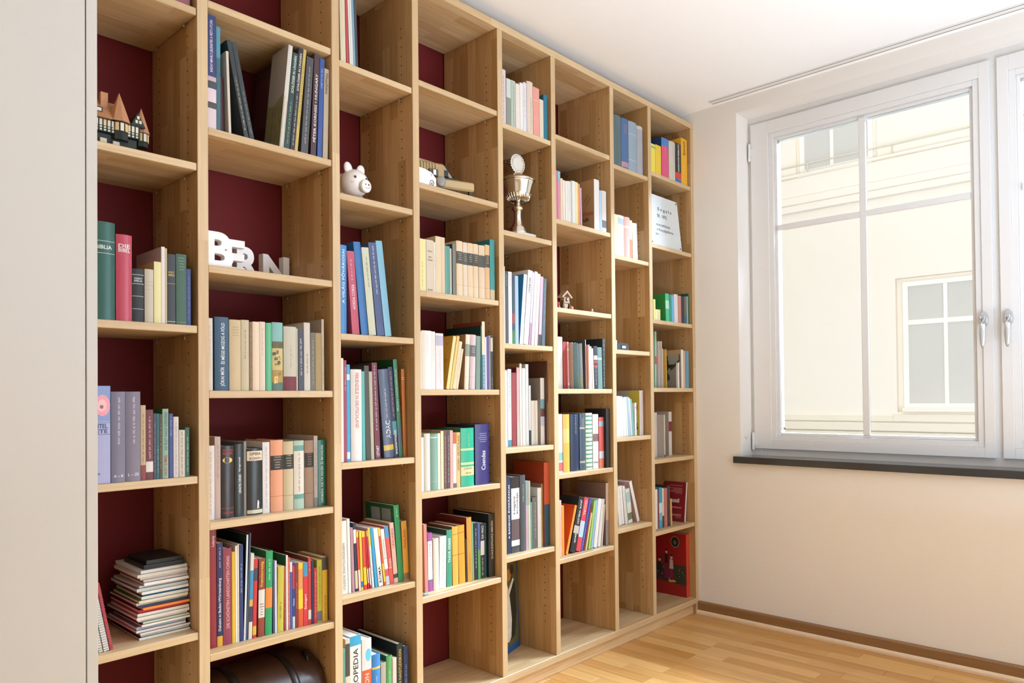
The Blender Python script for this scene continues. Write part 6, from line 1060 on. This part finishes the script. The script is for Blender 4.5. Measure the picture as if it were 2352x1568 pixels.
# little white ceramic house with spiral
cs=thing('ceramic_ornament','small white ceramic ornament with a spiral beside the slide projector','ornament',(1.612,.022,z))
m=MB(); m.prism([(0,0),(.078,0),(.078,.034),(.058,.052),(.030,.058),(0,.060)],'y',0,.045); m.obj('body',CER,cs)
m=MB(); m.tube([(.060+.0012*t*math.cos(t),-.0006,.014+.0014*t*math.sin(t)) for t in [.8*k for k in range(14)]],.0012,5); m.obj('spiral',INK,cs)
m=MB(); m.tube([(.054,-.0006,.048),(.057,-.0006,.043),(.055,-.0006,.039)],.0008,5); m.obj('mark',INK,cs)
# silver trophy
z=sh(5,2); SIL=paint('e6e2d8',.12,.02,12,metal=1,name='polished_silver'); 
tr=thing('trophy_cup','silver lidded trophy cup with wreath disc on white plinth','trophy',(2.189,.090,z))
m=MB(); m.box(-.058,.058,-.05,.05,0,.022,0,.003); m.obj('plinth',paint('e6e2dc',.25,.06,30,name='white_marble'),tr)
m=MB(); m.lathe(0,0,[(.040,.022),(.040,.028),(.036,.034),(.034,.046),(.026,.056),(.020,.066),(.016,.085),(.0145,.110),(.017,.118),(.024,.123),(.024,.131),(.016,.136),(.012,.146),(.013,.152)],32); m.obj('stem',SIL,tr)
m=MB(); m.lathe(0,0,[(.012,.152),(.030,.158),(.047,.168),(.054,.180),(.057,.190),(.064,.215),(.069,.230),(.072,.236)],36); m.obj('cup',SIL,tr)
for k in range(28):
    a=2*PI*k/28; m=MB(); m.tube([(.029*math.cos(a),.029*math.sin(a),.158),(.047*math.cos(a),.047*math.sin(a),.1675),(.0545*math.cos(a),.0545*math.sin(a),.184)],.0030,6); m.obj('gadroon',SIL,tr)
m=MB(); m.lathe(0,0,[(.073,.236),(.0745,.240),(.062,.250),(.043,.262),(.022,.272),(.010,.277)],36); m.obj('lid',SIL,tr)
wr=MB(); pts=[]
for k in range(48):
    a=2*PI*k/48; r_=.039+(.0025 if k%2 else -.001); pts.append((r_*math.cos(a),r_*math.sin(a)))
wr.prism(pts,'z',-.003,.003); d_=wr.obj('wreath_disc',SIL,tr,(0,0,.312),(R(90),0,R(-4)))
m=MB()
for k in range(24):
    a=2*PI*k/24; m.ell((.031*math.cos(a),.031*math.sin(a),.003),(.0062,.0034,.0022),8,6,rot=Matrix.Rotation(a+.9,3,'Z'))
m.obj('laurel_leaves',SIL,d_)['kind']='stuff'
m=MB(); m.box(-.02,.02,-.006,.006,-.0405,-.034); m.obj('disc_foot',SIL,d_)
# cuckoo clock ornament, red figurine, ring
z=sh(6,3); PW_=paint('a98a6c',.6,.15,90,name='carved_wood'); DW=paint('4a2c1c',.6,.1,90,name='dark_wood')
ck=thing('cuckoo_clock_ornament','tiny wooden cuckoo clock house ornament on the sixth bay shelf','ornament',(2.478,.078,z))
m=MB(); m.box(-.018,.018,-.008,.012,.036,.062,0,.001); m.obj('house',PW_,ck)
m=MB(); m.prism([(-.036,.062),(-.029,.058),(0,.081),(.029,.058),(.036,.062),(0,.092)],'y',-.012,.016); m.obj('roof',PW_,ck)
m=MB(); m.prism([(-.008,.044),(.008,.044),(.008,.058),(.004,.064),(-.004,.064),(-.008,.058)],'y',-.0095,-.008); m.obj('opening',DW,ck)
m=MB(); m.ell((0,-.011,.052),(.0035,.003,.006),10,8); m.obj('cuckoo',INF,ck)
m=MB(); m.prism([(-.008,0),(.006,0),(.015,.036),(-.015,.036)],'y',-.004,.008); m.obj('post',PW_,ck)
m=MB(); m.ell((.020,-.016,.0125),(.0115,.010,.0125),14,10); m.obj('base_ball',paint('a8744c',.5,.1,name='wood_ball'),ck)
for s_ in (-1,1):
    m=MB(); m.prism([(s_*.020,.010),(s_*.026,.012),(s_*.024,.046),(s_*.018,.044)],'y',-.006,.004); m.obj('side_branch',DW,ck)
fg=MB(); fg.lathe(0,0,[(.011,0),(.012,.006),(.008,.020),(.0055,.026),(.0065,.032),(.004,.040),(.0005,.042)],12); tag(fg.obj('figurine',paint('b03240',.5,.06,name='red_glaze'),None,(2.437,.085,z)),'tiny red figurine left of the cuckoo clock ornament','figurine')
rg=MB(); rg.tube([(.009*math.cos(2*PI*k/16),0,.0105+.009*math.sin(2*PI*k/16)) for k in range(17)],.0018,6); tag(rg.obj('ring',paint('e4ddd0',.3,.03,name='ivory_ring'),None,(2.628,.045,z),(0,0,R(20))),'tiny ivory ring lying right of the cuckoo clock ornament','ring')
# small dark device
z=sh(7,3)
dv=thing('display_device','small dark grey device with a pale display in the seventh bay','device',(2.848,.05,z))
m=MB(); m.prism([(-.046,0),(.046,0),(.044,.024),(.036,.034),(-.036,.036),(-.046,.030)],'y',-.018,.025); m.obj('case',paint('3e4246',.45,.04,name='dark_grey_plastic'),dv)
m=MB(); m.box(-.018,.022,-.0195,-.018,.007,.025,0,.0004); m.obj('bezel',BLK,dv)
m=MB(); m.box(-.012,.018,-.0205,-.0195,.010,.022); m.obj('display',paint('d4d8d2',.3,.03,name='pale_display'),dv)
wp=MB(); wp.box(-.004,.004,0,.03,0,.046,0,.001); tag(wp.obj('card',paint('eeeae4',.6,.02,name='white_card'),None,(2.792,.03,z)),'small white card standing left of the dark device','card')
# enamel sign
z=sh(8,2); EN=paint('cfd3d2',.22,.01,12,name='white_enamel')
sg=thing('enamel_sign','white enamel sign with black lettering leaning in the last bay','sign',(3.070,.012,z+.0006)); sg.rotation_euler=(R(-6),0,0)
m=MB(); W_,H_=.292,.262; pr=[]
for (cx,cz,a0) in ((.008,.008,180),(W_-.008,.008,270),(W_-.008,H_-.008,0),(.008,H_-.008,90)):
    pr+=[(cx+.008*math.cos(R(a0+k*30)),cz+.008*math.sin(R(a0+k*30))) for k in range(4)]
m.prism(pr,'y',-.0,.003); m.obj('plate',EN,sg)
for (txt,xr,zc,wd_,hh) in (('E n g e l s',.244,.190,.172,.0215),('08. 1895',.172,.157,.092,.018),('enschaftlichen',.196,.110,.132,.0145),('d Kampfgefährte',.222,.082,.158,.0175),('arx.',.082,.058,.032,.0095)):
    put_text(sg,'inscription',txt,'',(wd_,hh),lambda u,v,c=xr-wd_/2,q=zc:(c+u,-.0005,q+v),.022 if txt[0]=='E' else .006,paint('2a2c2e',.4,.02,name='enamel_lettering'))
for (xx,zz_) in ((.280,.250),(.280,.012),(.012,.250),(.012,.012)):
    m=MB(); m.lathe(0,0,[(.005,0),(.005,.0006)],12); m.obj('screw_hole',paint('4a4640',.6,.1,name='rust_spot'),sg,(xx,0,zz_),(R(90),0,0))
# picture board at the back of the fifth bay (plain stand-in picture)
pb=thing('picture_board','blue edged picture board standing in the bottom of the fifth bay','picture',(2.048,.118,ZB+.0004),R(17)); pb.rotation_euler=(R(-2),0,R(17))
PBH=.385
m=MB(); m.box(0,.252,0,.006,0,PBH,0,.001); m.obj('board',paint('1f5288',.45,.05,name='blue_board'),pb)
def pshape(pts,col,k,name='picture_print'):
    m=MB(); m.poly([(u,-.0004*k,v) for u,v in pts]); return m.obj(name,paint(col,.5,.25,40,name='print'),pb,fix=False)
pshape([(.012,.030),(.240,.030),(.240,PBH-.012),(.012,PBH-.012)],'5a5a34',1,'picture_sheet')
pshape([(.085,.06),(.150,.045),(.188,.075),(.175,.18),(.165,.25),(.14,.30),(.10,.27),(.08,.16)],'d8d4cc',2)
pshape([(.168,.05),(.205,.06),(.228,.16),(.225,.27),(.195,.31),(.17,.25),(.185,.15)],'20261f',3)
pshape(circ(.165,.318,.022,.026,14),'a8763c',4); pshape(circ(.195,.335,.018,.022,14),'3a2a1c',5)
pshape([(.14,.24),(.20,.30),(.21,.29),(.155,.225)],'d8d4cc',6)
# blue eraser
er=MB(); er.box(0,.020,0,.009,0,.007,0,.0015); tag(er.obj('eraser',paint('7fa0b8',.5,.1,name='blue_rubber'),None,(1.6185,.018,sh(4,6))),'small pale blue eraser at the shelf edge in the fourth bay','eraser')
